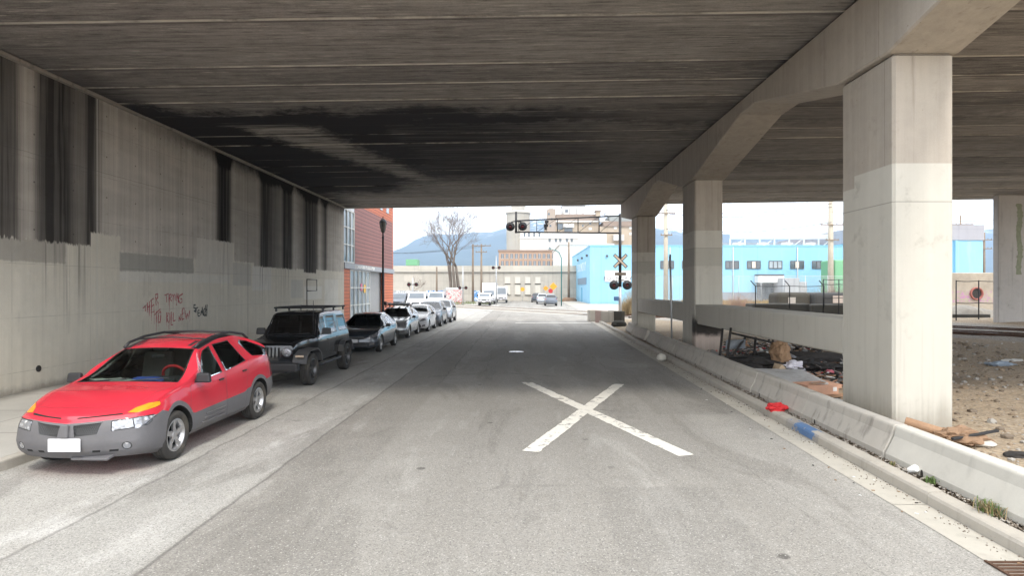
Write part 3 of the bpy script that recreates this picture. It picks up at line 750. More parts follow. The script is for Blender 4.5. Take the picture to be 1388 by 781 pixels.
# ------------------------------------------------------------------ vehicles
def paint(name, col, metal=.0, rough=.22, flake=.0, dirt=.25, coat=.7):
    g = Mat(name); o = g.obj(); x, y, z = g.xyz(o)
    n = g.noise(o, 1.6, 5., .65); f = g.noise(o, 300., 2.)
    c = g.scale(col, (n - .5) * .14 + (f - .5) * flake + 1.)
    d = (g.step(z, .85, .25) * g.step(g.noise(o, 4., 6., .7), .35, .75) * dirt + g.step(g.noise(o, 2.2, 7., .75), .55, .85) * dirt * .35).clamp()
    c = g.mix(d, c, (.22, .195, .16))
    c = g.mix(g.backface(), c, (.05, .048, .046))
    return g.bsdf(c, (d * .4 + rough).clamp(), metal, None, coat)
def glass_mat(name, tint, refl=1., a=.30):
    g = Mat(name); lw = g.new('ShaderNodeLayerWeight'); lw.inputs[0].default_value = .40
    tr = g.new('ShaderNodeBsdfTransparent'); tr.inputs[0].default_value = (*[a * t for t in tint], 1)
    gl = g.new('ShaderNodeBsdfGlossy'); gl.inputs['Roughness'].default_value = .025; gl.inputs[0].default_value = (.95, .97, 1., 1)
    mx = g.new('ShaderNodeMixShader')
    o = g.obj(); sm_ = g.noise(o, 2.5, 5., .7)
    g.put(mx.inputs[0], (S(g, lw.outputs['Fresnel']) * refl + (sm_ - .5) * .03 + .03).clamp())
    g.nt.links.new(tr.outputs[0], mx.inputs[1]); g.nt.links.new(gl.outputs[0], mx.inputs[2])
    g.nt.links.new(mx.outputs[0], g.out.inputs[0]); return g.mat
M['glass'] = glass_mat('tinted_car_glass', (.85, .95, .92), a=.72)
M['glass_dark'] = glass_mat('privacy_car_glass', (.7, .75, .78), a=.10)
M['p_red'] = paint('red_car_paint', (.56, .03, .05))
M['p_black'] = paint('black_car_paint', (.008, .009, .011), dirt=.03, rough=.2)
M['p_grey'] = paint('grey_blue_car_paint', (.055, .066, .082), .4, .2, .3)
M['p_silver'] = paint('silver_car_paint', (.46, .48, .50), .6, .22, .3)
M['p_white'] = paint('white_car_paint', (.72, .72, .74), 0., .3)
M['p_pale'] = paint('pale_silver_car_paint', (.42, .45, .49), .5, .3, .3)
M['p_slate'] = paint('slate_blue_car_paint', (.13, .15, .18), .4, .3, .3)
M['clad'] = simple('grey_plastic_cladding', (.125, .122, .128), .62, var=.18, sc=3., dirt=.25, bump=.05)
M['trim'] = simple('black_window_trim', (.012, .012, .013), .5)
M['amber'] = simple('amber_lens', (.85, .27, .02), .2, coat=.8, var=.12)
M['redlens'] = simple('red_tail_lens', (.4, .02, .02), .2, coat=.8)
M['plate'] = simple('plain_number_plate', (.72, .72, .74), .45, var=.05)
M['plate_y'] = simple('yellowed_number_plate', (.5, .46, .30), .5, var=.3, sc=3.)
M['seat'] = simple('grey_car_upholstery', (.30, .29, .265), .9)
M['dash'] = simple('dark_dashboard', (.03, .03, .032), .8)
M['paper'] = simple('pale_papers', (.55, .57, .50), .8, var=.3, sc=20.)
M['bluebag'] = simple('blue_bag', (.05, .10, .40), .6)
M['inner'] = simple('dark_wheel_well', (.012, .012, .012), .95)
def grille_mat():
    g = Mat('mesh_grille'); x, y, z = g.xyz(g.obj())
    a = g.m('FRACT', (x + z * .6) * 38.); b = g.m('FRACT', (x - z * .6) * 38.)
    k = (g.step((a - .5).abs(), .30, .36) + g.step((b - .5).abs(), .30, .36)).clamp()
    return g.bsdf(g.mix(k, (.008, .008, .008), (.07, .07, .072)), .5, 0., g.bump(k, .8, .01))
M['grille'] = grille_mat()
def lamp_mat():
    g = Mat('clear_headlamp'); o = g.obj(); v = g.vor(o, 14.); n = g.noise(o, 9., 3.)
    c = g.mix(g.step(v, .1, .45), (.85, .86, .9), (.32, .33, .36))
    return g.bsdf(c, .12, .55, g.bump(v, .6, .02), 1.)
M['lamp'] = lamp_mat()

def car_loft(sp, ny, nb=7, nsd=10, ngr=6):
    L = sp['L']; zb, belt, roof, W, Wr = (pchip(sp[k]) for k in ('zb', 'belt', 'roof', 'W', 'Wr'))
    side = lin(sp.get('side', [(0, .13), (.06, .05), (.16, .015), (.35, 0), (.62, .0), (.85, .018), (1, .045)]))
    ys = set(np.linspace(0, L, ny)) | set(np.linspace(0, .45, 12)) | set(np.linspace(L - .35, L, 8)) | set(sp.get('breaks', []))
    ys = sorted(ys); yy = [ys[0]]
    for y in ys[1:]:
        if y - yy[-1] > .012: yy.append(y)
    nt = nb; half = []
    for y in yy:
        b, t, w, wr, z0 = belt(y), roof(y), W(y), Wr(y), zb(y)
        g = max(t - b, .012); wr = w + (min(wr, w) - w) * sm((g - .02) / .45)
        P = [((w - side(0)) * i / nb, z0) for i in range(nb)]
        P += [(w - side(i / nsd), z0 + (b - z0) * i / nsd) for i in range(nsd + 1)]
        ws = w - side(1.); rad = min(sp.get('rad', .075), g * .45); wt = min(wr, ws - .02)
        for i in range(1, ngr):
            u = i / (ngr - 1); P.append((ws - .012 + (wt - ws + .012) * u, b + .006 + (g - rad - .006) * u))
        P.append((wt - rad * .3, t - rad * .28)); xt = wt - rad
        cr = sp.get('crown', .03)
        P += [(xt * (1 - i / nt), t + cr * (1 - (1 - i / nt) ** 2) * min(1, .4 + g)) for i in range(nt + 1)]
        half.append(P)
    bm = bmesh.new(); nP = len(half[0]); rings = []
    for y, P in zip(yy, half):
        rt = [bm.verts.new((x, y, z)) for x, z in P]
        lf = [rt[0]] + [bm.verts.new((-x, y, z)) for x, z in P[1:-1]] + [rt[-1]]
        rings.append((rt, lf))
    for (a, al), (b, bl) in zip(rings[:-1], rings[1:]):
        for j in range(nP - 1):
            bm.faces.new((a[j], b[j], b[j + 1], a[j + 1])); bm.faces.new((al[j], al[j + 1], bl[j + 1], bl[j]))
    for (rt, lf), fl in ((rings[0], 0), (rings[-1], 1)):
        rows = []; m = 2 * nb; s0, s1 = nb, nP - 1 - nt        # side rows s0..s1
        bottom = lf[nb:0:-1] + rt[0:nb + 1]; top = lf[s1:nP - 1] + [rt[nP - 1]] + rt[nP - 2:s1 - 1:-1]
        for r in range(s0, s1 + 1):
            if r == s0: rows.append(bottom); continue
            if r == s1: rows.append(top); continue
            u = (r - s0) / (s1 - s0); row = [lf[r]]
            zr = rt[r].co.z
            for c in range(1, m):
                fx = c / m; x = lf[r].co.x + (rt[r].co.x - lf[r].co.x) * fx
                zt = top[c].co.z - top[0].co.z; zz = zr + zt * max(0, (u - .5) * 2)
                row.append(bm.verts.new((x, rt[r].co.y, zz)))
            row.append(rt[r]); rows.append(row)
        for r0, r1 in zip(rows[:-1], rows[1:]):
            for c in range(m):
                q = (r0[c], r0[c + 1], r1[c + 1], r1[c])
                bm.faces.new(q if fl == 0 else q[::-1])
    bm.normal_update(); bmesh.ops.recalc_face_normals(bm, faces=bm.faces)
    return bm, belt, W

def inside(p, poly):
    x, y = p; r = False; n = len(poly); j = n - 1
    for i in range(n):
        xi, yi = poly[i]; xj, yj = poly[j]
        if (yi > y) != (yj > y) and x < (xj - xi) * (y - yi) / (yj - yi) + xi: r = not r
        j = i
    return r
AXES = {'S': ((1, 2), 0), 'T': ((0, 1), 2), 'F': ((0, 2), 1), 'B': ((0, 2), 1)}
def cut(bm, lay, view, poly, rid, sgn=0, zlim=None, loose=False, ymax=9.):
    """cut a polygon's outline into the shell (seen from the side, top, front or back) and mark what lies inside"""
    (a, b), c = AXES[view]
    u0, u1 = min(p[0] for p in poly), max(p[0] for p in poly); v0, v1 = min(p[1] for p in poly), max(p[1] for p in poly)
    def ok(f):
        n = f.normal
        if view == 'S': return abs(n.x) > .25 and (sgn == 0 or f.calc_center_median().x * sgn > 0)
        if view == 'T': return n.z > .12
        if view == 'F': return n.y < (-.02 if loose else -.22) and f.calc_center_median().y < 1.6
        return n.y > .22
    def cand(pad=0.):
        out = []
        for f in bm.faces:
            us = [v.co[a] for v in f.verts]; vs = [v.co[b] for v in f.verts]
            if max(us) < u0 - pad or min(us) > u1 + pad or max(vs) < v0 - pad or min(vs) > v1 + pad: continue
            if ok(f): out.append(f)
        return out
    n = len(poly)
    for i in range(n):
        p, q = poly[i], poly[(i + 1) % n]; d = (q[0] - p[0], q[1] - p[1])
        fs = cand()
        lu0, lu1 = min(p[0], q[0]), max(p[0], q[0]); lv0, lv1 = min(p[1], q[1]), max(p[1], q[1])
        fs = [f for f in fs if max(v.co[a] for v in f.verts) >= lu0 - 1e-5 and min(v.co[a] for v in f.verts) <= lu1 + 1e-5
              and max(v.co[b] for v in f.verts) >= lv0 - 1e-5 and min(v.co[b] for v in f.verts) <= lv1 + 1e-5]
        if not fs: continue
        no = [0, 0, 0]; no[a] = -d[1]; no[b] = d[0]; pc = [0, 0, 0]; pc[a], pc[b] = p
        es = list({e for f in fs for e in f.edges}); vs = list({v for f in fs for v in f.verts})
        bmesh.ops.bisect_plane(bm, geom=fs + es + vs, dist=1e-5, plane_co=pc, plane_no=no)
    bm.normal_update()
    hit = []
    for f in cand():
        ce = f.calc_center_median()
        if ce.y > ymax: continue
        if zlim and not (zlim[0] <= ce.z <= zlim[1]): continue
        if inside((ce[a], ce[b]), poly): f[lay] = rid; hit.append(f)
    return hit

def disc(cy, cz, r, n=28): return [(cy + r * math.cos(2 * math.pi * i / n), cz + r * math.sin(2 * math.pi * i / n)) for i in range(n)]
def wheel(parent, x, y, r, wd, side, rim, nsp=5, style='spoke'):
    """tyre with tread grooves (the wheel) and a dished rim with spokes as its child"""
    ri = r * .66; t = MB(); h = wd / 2
    prof = [(ri, -h * .8), (ri + .02, -h * .95), (r * .86, -h), (r * .96, -h * .88), (r, -h * .66)]
    for q in (-.5, -.17, .17, .5): prof += [(r, h * q - .016), (r - .009, h * q - .008), (r - .009, h * q + .008), (r, h * q + .016)]
    prof += [(r, h * .66), (r * .96, h * .88), (r * .86, h), (ri + .02, h * .95), (ri, h * .8)]
    t.lathe(prof, (0, 0, 0), 'X', 36)
    w = t.build('wheel', M['rubber'], parent, sharp=40); w.location = (x, y, r)
    m = MB(); s = side
    m.lathe([(ri + .004, s * h * .82), (ri - .012, s * h * .86), (ri - .03, s * h * .70), (ri - .05, s * h * .1), (ri - .05, -s * h * .7)], (0, 0, 0), 'X', 32)
    m.lathe([(.001, s * h * .70), (.05, s * h * .70), (.062, s * h * .6), (.075, s * h * .3)], (0, 0, 0), 'X', 18)
    for k in range(nsp):
        a = 2 * math.pi * k / nsp + .3
        c, sn = math.cos(a), math.sin(a); L0, L1 = .045, ri - .028
        wd0, wd1 = (.055, .040) if nsp <= 6 else (.03, .024)
        if style == 'fat': wd0, wd1 = .075, .085
        vs = []
        for rr, ww, hx in ((L0, wd0, .66), (L1 * .6, (wd0 + wd1) / 2 * .8, .60), (L1, wd1, .74)):
            for sg in (-1, 1):
                for dz in (0, -.22):
                    vs.append((s * h * (hx + dz), rr * c - sg * ww / 2 * sn, rr * sn + sg * ww / 2 * c))
        fs = []
        for q in range(2):
            o = q * 4; fs += [(o, o + 2, o + 6, o + 4), (o + 1, o + 5, o + 7, o + 3), (o, o + 4, o + 5, o + 1), (o + 2, o + 3, o + 7, o + 6)]
        m.add(vs, fs)
    m.build('rim', rim, w, sharp=35)
    b = MB(); b.lathe([(.001, s * h * .05), (ri - .055, s * h * .05), (ri - .055, -s * h * .5)], (0, 0, 0), 'X', 20); b.build('brake_disc', M['inner'], w)
    return w

def make_car(sp, name, label, loc, group=None, cat='car', ny=56, rz=0.):
    root = thing(name, label, cat, loc, rz, group)
    bm, belt, W = car_loft(sp, ny, *sp.get('res', (7, 10, 6)))
    lay = bm.faces.layers.int.new('region'); orig = None
    mats = sp['mats']; reg = {}; rid = 1
    for c in sp['cuts']:
        view, poly, nm, mi = c[:4]; op = c[4] if len(c) > 4 else {}
        sides = (1, -1) if op.get('both', view in 'S') else (0,)
        if op.get('mirror'): sides = (1, -1)
        for s in sides:
            pl = poly if not (op.get('mirror') and s < 0) else [(-u, v) for u, v in poly][::-1]
            hit = cut(bm, lay, view, pl, rid, s if view == 'S' else 0, op.get('z'), op.get('loose', False), op.get('ymax', 9.))
            if nm is None:
                for f in hit: f.material_index = mi; f[lay] = op.get('keep', 0) and 0
                for f in hit: f[lay] = 0
            else:
                reg[rid] = (nm, s, mi, op)
                for f in hit:
                    if mi is not None: f.material_index = mi
                rid += 1
    # wheel arches: remove the skin, then draw the hole's edge inward as the wheel well
    for ay, ar, az in sp['arches']:
        for s in (1, -1):
            hit = cut(bm, lay, 'S', disc(ay, az, ar), 999, s)
            es = {e for f in hit for e in f.edges if sum(1 for g in e.link_faces if g in set(hit)) == 1}
            bmesh.ops.delete(bm, geom=hit, context='FACES')
            es = [e for e in es if e.is_valid]
            r = bmesh.ops.extrude_edge_only(bm, edges=es)
            for v in [g for g in r['geom'] if isinstance(g, bmesh.types.BMVert)]: v.co.x = s * (abs(v.co.x) - .40)
            for f in [g for g in r['geom'] if isinstance(g, bmesh.types.BMFace)]: f.material_index = mats.index(M['inner'])
            ed = [g for g in r['geom'] if isinstance(g, bmesh.types.BMEdge)]
            try:
                q = bmesh.ops.edgeloop_fill(bm, edges=[e for e in ed if e.is_boundary])
                for f in q['faces']: f.material_index = mats.index(M['inner'])
            except Exception: pass
    bm.normal_update()
    # recess and outline the regions
    for k, (nm, s, mi, op) in reg.items():
        fs = [f for f in bm.faces if f[lay] == k]
        if not fs: continue
        if op.get('ring'):
            th, dp, rm = op['ring']
            r = bmesh.ops.inset_region(bm, faces=fs, thickness=th, depth=0, use_boundary=True, use_even_offset=True)
            for f in r['faces']: f.material_index = rm; f[lay] = op.get('ringreg', 0)
            bm.normal_update()
        if op.get('depth'):
            vs = {}
            for f in fs:
                for v in f.verts: vs.setdefault(v, Vector()); vs[v] += f.normal
            for v, nv in vs.items():
                if all(f[lay] == k for f in v.link_faces) or op.get('push'): v.co += nv.normalized() * op['depth']
    # plan and profile curvature of nose, screen and tail
    cf, cg, rf, rr = (lin(sp[k]) for k in ('nose_curve', 'glass_curve', 'rake_front', 'rake_rear')); L = sp['L']
    lf, lr = sp.get('reach', (.9, .6))
    def deform(p):
        y = p.y; q = min(abs(p.x) / max(W(min(max(y, 0), L)), .1), 1.)
        e = 1 - sm(y / lf); er = 1 - sm((L - y) / lr)
        return y + cf(y) * q * q + cg(y) * q * q * sm((p.z - belt(y)) / .12) + rf(p.z) * e - rr(p.z) * er
    for v in bm.verts: v.co.y = deform(v.co)
    bm.normal_update()
    # parts out of the shell
    made = {}
    def extract(k):
        fs = [f for f in bm.faces if f[lay] == k]
        if not fs: return None
        mp = {}; vs = []; fl = []; mi_ = []
        for f in fs:
            for v in f.verts:
                if v not in mp: mp[v] = len(vs); vs.append(v.co[:])
            fl.append([mp[v] for v in f.verts]); mi_.append(f.material_index)
        me = bpy.data.meshes.new('part'); me.from_pydata(vs, [], fl)
        for m in mats: me.materials.append(m)
        me.polygons.foreach_set('material_index', mi_); me.polygons.foreach_set('use_smooth', [True] * len(fl))
        me.set_sharp_from_angle(angle=R(32)); bmesh.ops.delete(bm, geom=fs, context='FACES')
        used = sorted(set(mi_))
        return me
    order = sorted(reg, key=lambda k: 0 if reg[k][3].get('parent') is None else 1)
    for k in order:
        nm, s, mi, op = reg[k]; me = extract(k)
        if me is None: continue
        me.name = nm; o = bpy.data.objects.new(nm, me); COL.objects.link(o)
        par = op.get('parent'); o.parent = made.get((par, s), root) if par else root
        made[(op.get('key', nm), s)] = o
    me = bpy.data.meshes.new('body'); bm.to_mesh(me); bm.free()
    for m in mats: me.materials.append(m)
    me.polygons.foreach_set('use_smooth', [True] * len(me.polygons)); me.set_sharp_from_angle(angle=R(32))
    body = bpy.data.objects.new('body', me); COL.objects.link(body); body.parent = root
    for s in (1, -1):
        for ay, ty in sp['axles']:
            wheel(root, s * (sp['track'] - sp['tw'] / 2), ay, sp['tr'], sp['tw'], s, sp['rim'], sp.get('nsp', 5), sp.get('rimstyle', 'spoke'))
    return root, made, body
def part(mb, name, mats, parent, **k): return mb.build(name, mats, parent, **k)

def mirror_pair(root, y, z, x, sc=1., mat=None):
    for s in (1, -1):
        m = MB(); m.box((s * (x + .10), y, z + .05), (.20 * sc, .09, .13 * sc), taper=.85); m.box((s * (x + .01), y, z), (.10, .06, .05))
        part(m, 'side_mirror', mat or M['black_plastic'], root, bevel=.025, seg=2)
def seats(root, y, z, x=.36, rear=None):
    for s in (1, -1):
        m = MB(); m.box((s * x, y, z), (.50, .50, .16)); m.box((s * x, y + .28, z + .36), (.48, .14, .62), rx=-.22); m.box((s * x, y + .37, z + .76), (.26, .10, .17), rx=-.1)
        part(m, 'seat', M['seat'], root, bevel=.04, seg=2)
    if rear:
        m = MB(); m.box((0, rear, z), (1.2, .5, .16)); m.box((0, rear + .28, z + .34), (1.2, .14, .6), rx=-.25)
        part(m, 'rear_bench', M['seat'], root, bevel=.04, seg=2)

def handle(root, made, s, y, z, x, key):
    m = MB(); m.box((s * (x + .012), y, z), (.03, .15, .028)); 
    part(m, 'handle', M['black_plastic'], made.get((key, s), root), bevel=.008)

# ---- red crossover ---------------------------------------------------------
def red_car():
    mats = [M['p_red'], M['clad'], M['trim'], M['glass'], M['lamp'], M['amber'], M['grille'], M['inner'], M['black_plastic'], M['glass_dark'], M['redlens']]
    PA, CL, TR, GL, LA, AM, GR, IN, BP, GD, RL = range(11)
    gap = (.006, 0, TR)
    cuts = []
    # lower cladding: whole flank below the moulding line, bumper, arch flares
    cuts += [('S', [(-.1, .1), (-.1, .70), (.36, .75), (.47, .78), (1.42, .58), (3.10, .62), (3.2, .66), (4.15, .72), (4.8, .74), (4.8, .1)], None, CL)]
    cuts += [('S', disc(.95, .37, .475, 30), None, CL), ('S', disc(3.70, .37, .475, 30), None, CL)]
    cuts += [('F', [(-1, .1), (1, .1), (1, .75), (.55, .75), (0, .715), (-.55, .75), (-1, .75)], None, CL)]
    cuts += [('B', [(-1, .1), (1, .1), (1, .72), (-1, .72)], None, CL)]
    # doors
    cuts += [('S', [(1.38, .30), (1.30, .62), (1.36, .98), (1.44, 1.04), (2.12, 1.48), (2.42, 1.56), (2.43, .30)], 'door', None, dict(ring=gap, key='door_front'))]
    cuts += [('S', [(2.45, .30), (2.44, 1.565), (3.10, 1.59), (3.36, 1.20), (3.20, .80), (3.18, .62), (3.12, .30)], 'door', None, dict(ring=gap, key='door_rear'))]
    # glass
    cuts += [('S', [(1.49, 1.03), (2.14, 1.455), (2.37, 1.515), (2.355, 1.075)], 'window', GL, dict(ring=(.014, 0, TR), depth=-.006, parent='door_front'))]
    cuts += [('S', [(2.47, 1.08), (2.48, 1.53), (3.02, 1.555), (3.27, 1.165)], 'window', GL, dict(ring=(.014, 0, TR), depth=-.006, parent='door_rear'))]
    cuts += [('S', [(3.34, 1.48), (3.44, 1.53), (3.70, 1.49), (4.26, 1.28), (4.18, 1.17), (3.58, 1.215)], 'quarter_window', GL, dict(ring=(.012, 0, TR), depth=-.006))]
    cuts += [('T', [(-.77, 1.22), (.77, 1.22), (.575, 2.04), (-.575, 2.04)], 'windscreen', GL, dict(ring=(.02, 0, TR), depth=-.006, z=(1.0, 2)))]
    cuts += [('T', [(-.56, 3.66), (.56, 3.66), (.62, 4.28), (-.62, 4.28)], 'rear_window', GL, dict(ring=(.02, 0, TR), depth=-.006, z=(1.1, 2)))]
    cuts += [('T', [(.46, 2.14), (.40, 2.14), (.40, 2.42), (.46, 2.42)], None, BP, dict(mirror=True, z=(1.5, 2)))]
    cuts += [('T', [(.49, 2.06), (.62, 2.06), (.60, 3.9), (.47, 3.9)], None, BP, dict(mirror=True, z=(1.3, 2)))]
    # bonnet outline and nostril slots
    cuts += [('T', [(-.66, .10), (.66, .10), (.78, 1.17), (-.78, 1.17)], 'bonnet', None, dict(ring=(.005, 0, TR), z=(.7, 1.2)))]
    cuts += [('F', [(.10, .768), (.60, .800), (.60, .816), (.11, .784)], None, IN, dict(mirror=True, loose=True, ymax=.3))]
    # grilles, lamps
    cuts += [('F', [(.065, .705), (.44, .738), (.39, .56), (.10, .53)], 'grille', GR, dict(mirror=True, ring=(.016, 0, CL), depth=-.03))]
    cuts += [('F', [(.52, .735), (.80, .765), (.92, .745), (.87, .635), (.53, .60)], 'headlight', LA, dict(mirror=True, ring=(.012, 0, TR), depth=.004))]
    cuts += [('S', [(-.1, .62), (.04, .62), (.32, .745), (.14, .75), (-.1, .745)], None, LA)]
    cuts += [('F', [(.63, .815), (.68, .865), (.78, .905), (.89, .915), (.915, .88), (.86, .835), (.76, .805)], 'indicator', AM, dict(mirror=True, loose=True, ymax=.42, ring=(.006, 0, TR)))]
    cuts += [('F', disc(.70, .40, .055, 16), 'fog_light', LA, dict(mirror=True, ring=(.012, 0, BP), depth=-.01))]
    cuts += [('F', [(.50, .33), (.60, .33), (.61, .36), (.51, .36)], None, IN, dict(mirror=True)), ('F', [(.31, .33), (.40, .33), (.41, .36), (.32, .36)], None, IN, dict(mirror=True))]
    cuts += [('S', [(4.46, .80), (4.72, .80), (4.72, 1.14), (4.50, 1.14)], 'tail_light', RL, dict(ring=(.008, 0, TR)))]
    sp = dict(L=4.62, mats=mats, cuts=cuts,
        zb=[(0, .245), (.5, .19), (1.5, .24), (3.2, .25), (4.2, .28), (4.62, .36)],
        belt=[(0, .76), (.12, .80), (.35, .87), (.7, .93), (1.3, 1.01), (2.2, 1.075), (3.2, 1.13), (4.1, 1.19), (4.62, 1.10)],
        roof=[(0, .785), (.10, .865), (.30, .935), (.65, .995), (1.16, 1.055), (1.24, 1.075), (2.02, 1.485), (2.25, 1.55), (2.8, 1.625), (3.2, 1.635), (3.6, 1.58), (4.25, 1.33), (4.45, 1.22), (4.62, 1.13)],
        breaks=[1.22, 2.04], W=[(0, .80), (.06, .845), (.16, .885), (.35, .92), (.7, .935), (3.9, .935), (4.3, .91), (4.62, .84)], Wr=[(0, .80), (1.2, .78), (2.1, .63), (3.4, .63), (4.3, .67), (4.62, .70)], rad=.055,
        side=[(0, .11), (.05, .04), (.14, .012), (.34, .0), (.5, .006), (.56, .012), (.8, .022), (1, .055)],
        nose_curve=[(0, .20), (.5, .12), (1.1, 0), (4.0, 0), (4.62, -.10)], glass_curve=[(0, 0), (1.2, .04), (1.5, .13), (2.1, .08), (2.6, 0), (5, 0)],
        rake_front=[(.2, .14), (.34, .03), (.45, 0), (.62, .015), (.70, .03), (.76, .06), (.85, .16), (1.0, .3)], rake_rear=[(.3, .05), (.5, 0), (.75, .02), (1.2, .12)],
        arches=[(.95, .405, .37), (3.70, .405, .37)], axles=[(.95, 0), (3.70, 0)], track=.925, tw=.225, tr=.352, rim=M['alu'], nsp=5, rimstyle='fat', crown=.035)
    root, made, body = make_car(sp, 'parked_car', 'red crossover with grey plastic cladding, amber lamps and roof rails, parked nearest', (-5.98, 7.92, 0.003), 'cars parked along the left kerb', ny=64)
    for s in (1, -1):
        for k, z in enumerate((.36, .42, .48)):
            m = MB(); m.box((s * .928, 2.0 + k * .03, z + .02), (.032, .74 - k * .05, .022)); part(m, 'door_ribs', M['clad'], made.get(('door_front', s), root), bevel=.004)
        handle(root, made, s, 2.27, .965, .905, 'door_front'); handle(root, made, s, 3.12, 1.0, .90, 'door_rear')
        m = MB(); m.tube([(s * .575, 2.06, 1.52), (s * .585, 2.2, 1.59), (s * .59, 2.6, 1.66), (s * .59, 3.2, 1.69), (s * .60, 3.7, 1.62), (s * .605, 3.9, 1.52)], .022, 8); part(m, 'roof_rail', M['black_plastic'], root)
    m = MB(); m.tube([(-.59, 3.2, 1.69), (0, 3.2, 1.71), (.59, 3.2, 1.69)], .018, 8); part(m, 'roof_crossbar', M['black_plastic'], root)
    m = MB(); m.tube([(-.585, 2.4, 1.63), (0, 2.4, 1.66), (.585, 2.4, 1.63)], .014, 8); part(m, 'roof_crossbar', M['black_plastic'], root)
    mirror_pair(root, 1.54, 1.05, .90, 1.15)
    m = MB(); m.box((0, -.012, .445), (.42, .02, .17)); part(m, 'number_plate', M['plate'], root, bevel=.006)
    m = MB(); m.prism([(-.03, .535), (.02, .535), (.03, .70), (-.02, .71)], 'X', -.045, .045); part(m, 'grille_divider', M['clad'], root, bevel=.012)
    m = MB(); m.box((-.36, .45, .905), (.46, .012, .02), rz=.06, rx=.1); m.box((.36, .45, .905), (.46, .012, .02), rz=-.06, rx=.1)
    # low air dam hanging loose
    m2 = MB(); m2.box((.28, .16, .265), (.50, .22, .035), rz=-.05, rx=.2); part(m2, 'undertray', M['clad'], root, bevel=.006)
    m = MB(); m.box((0, 1.52, .99), (1.5, .55, .12)); m.box((.36, 1.66, 1.05), (.42, .3, .09)); part(m, 'dashboard', M['dash'], root, bevel=.03)
    m = MB()
    for i in range(9): m.box((random.uniform(-.6, .1), random.uniform(1.36, 1.62), 1.055 + .004 * i), (.26, .18, .006), rz=random.uniform(-1, 1), rx=random.uniform(-.1, .1))
    part(m, 'papers', M['paper'], root)
    m = MB(); m.rock((.18, 1.48, 1.08), (.26, .10, .06), 3, 0, .8, 2); part(m, 'blue_bag', M['bluebag'], root)
    m = MB(); pts = [(.36 + .19 * math.cos(a), 1.88 - .07 * math.sin(a), 1.08 + .17 * math.sin(a)) for a in np.linspace(0, 2 * math.pi, 22)]
    m.tube(pts, .024, 8); part(m, 'steering_wheel', M['red'], root)
    seats(root, 2.35, .72, .37, 3.2)
    m = MB(); m.box((0, 2.5, .42), (1.5, 2.6, .1)); part(m, 'floor_pan', M['dash'], root)
    m = MB(); m.tube([(-.1, 1.22, 1.075), (.2, 1.28, 1.105), (.55, 1.38, 1.12)], .009, 6); m.tube([(-.65, 1.26, 1.075), (-.3, 1.28, 1.105), (-.05, 1.30, 1.12)], .009, 6); part(m, 'wiper', M['black_plastic'], root)
    m = MB(); m.box((0, 2.02, 1.38), (.22, .03, .06)); part(m, 'rear_view_mirror', M['dash'], root, bevel=.01)
    return root

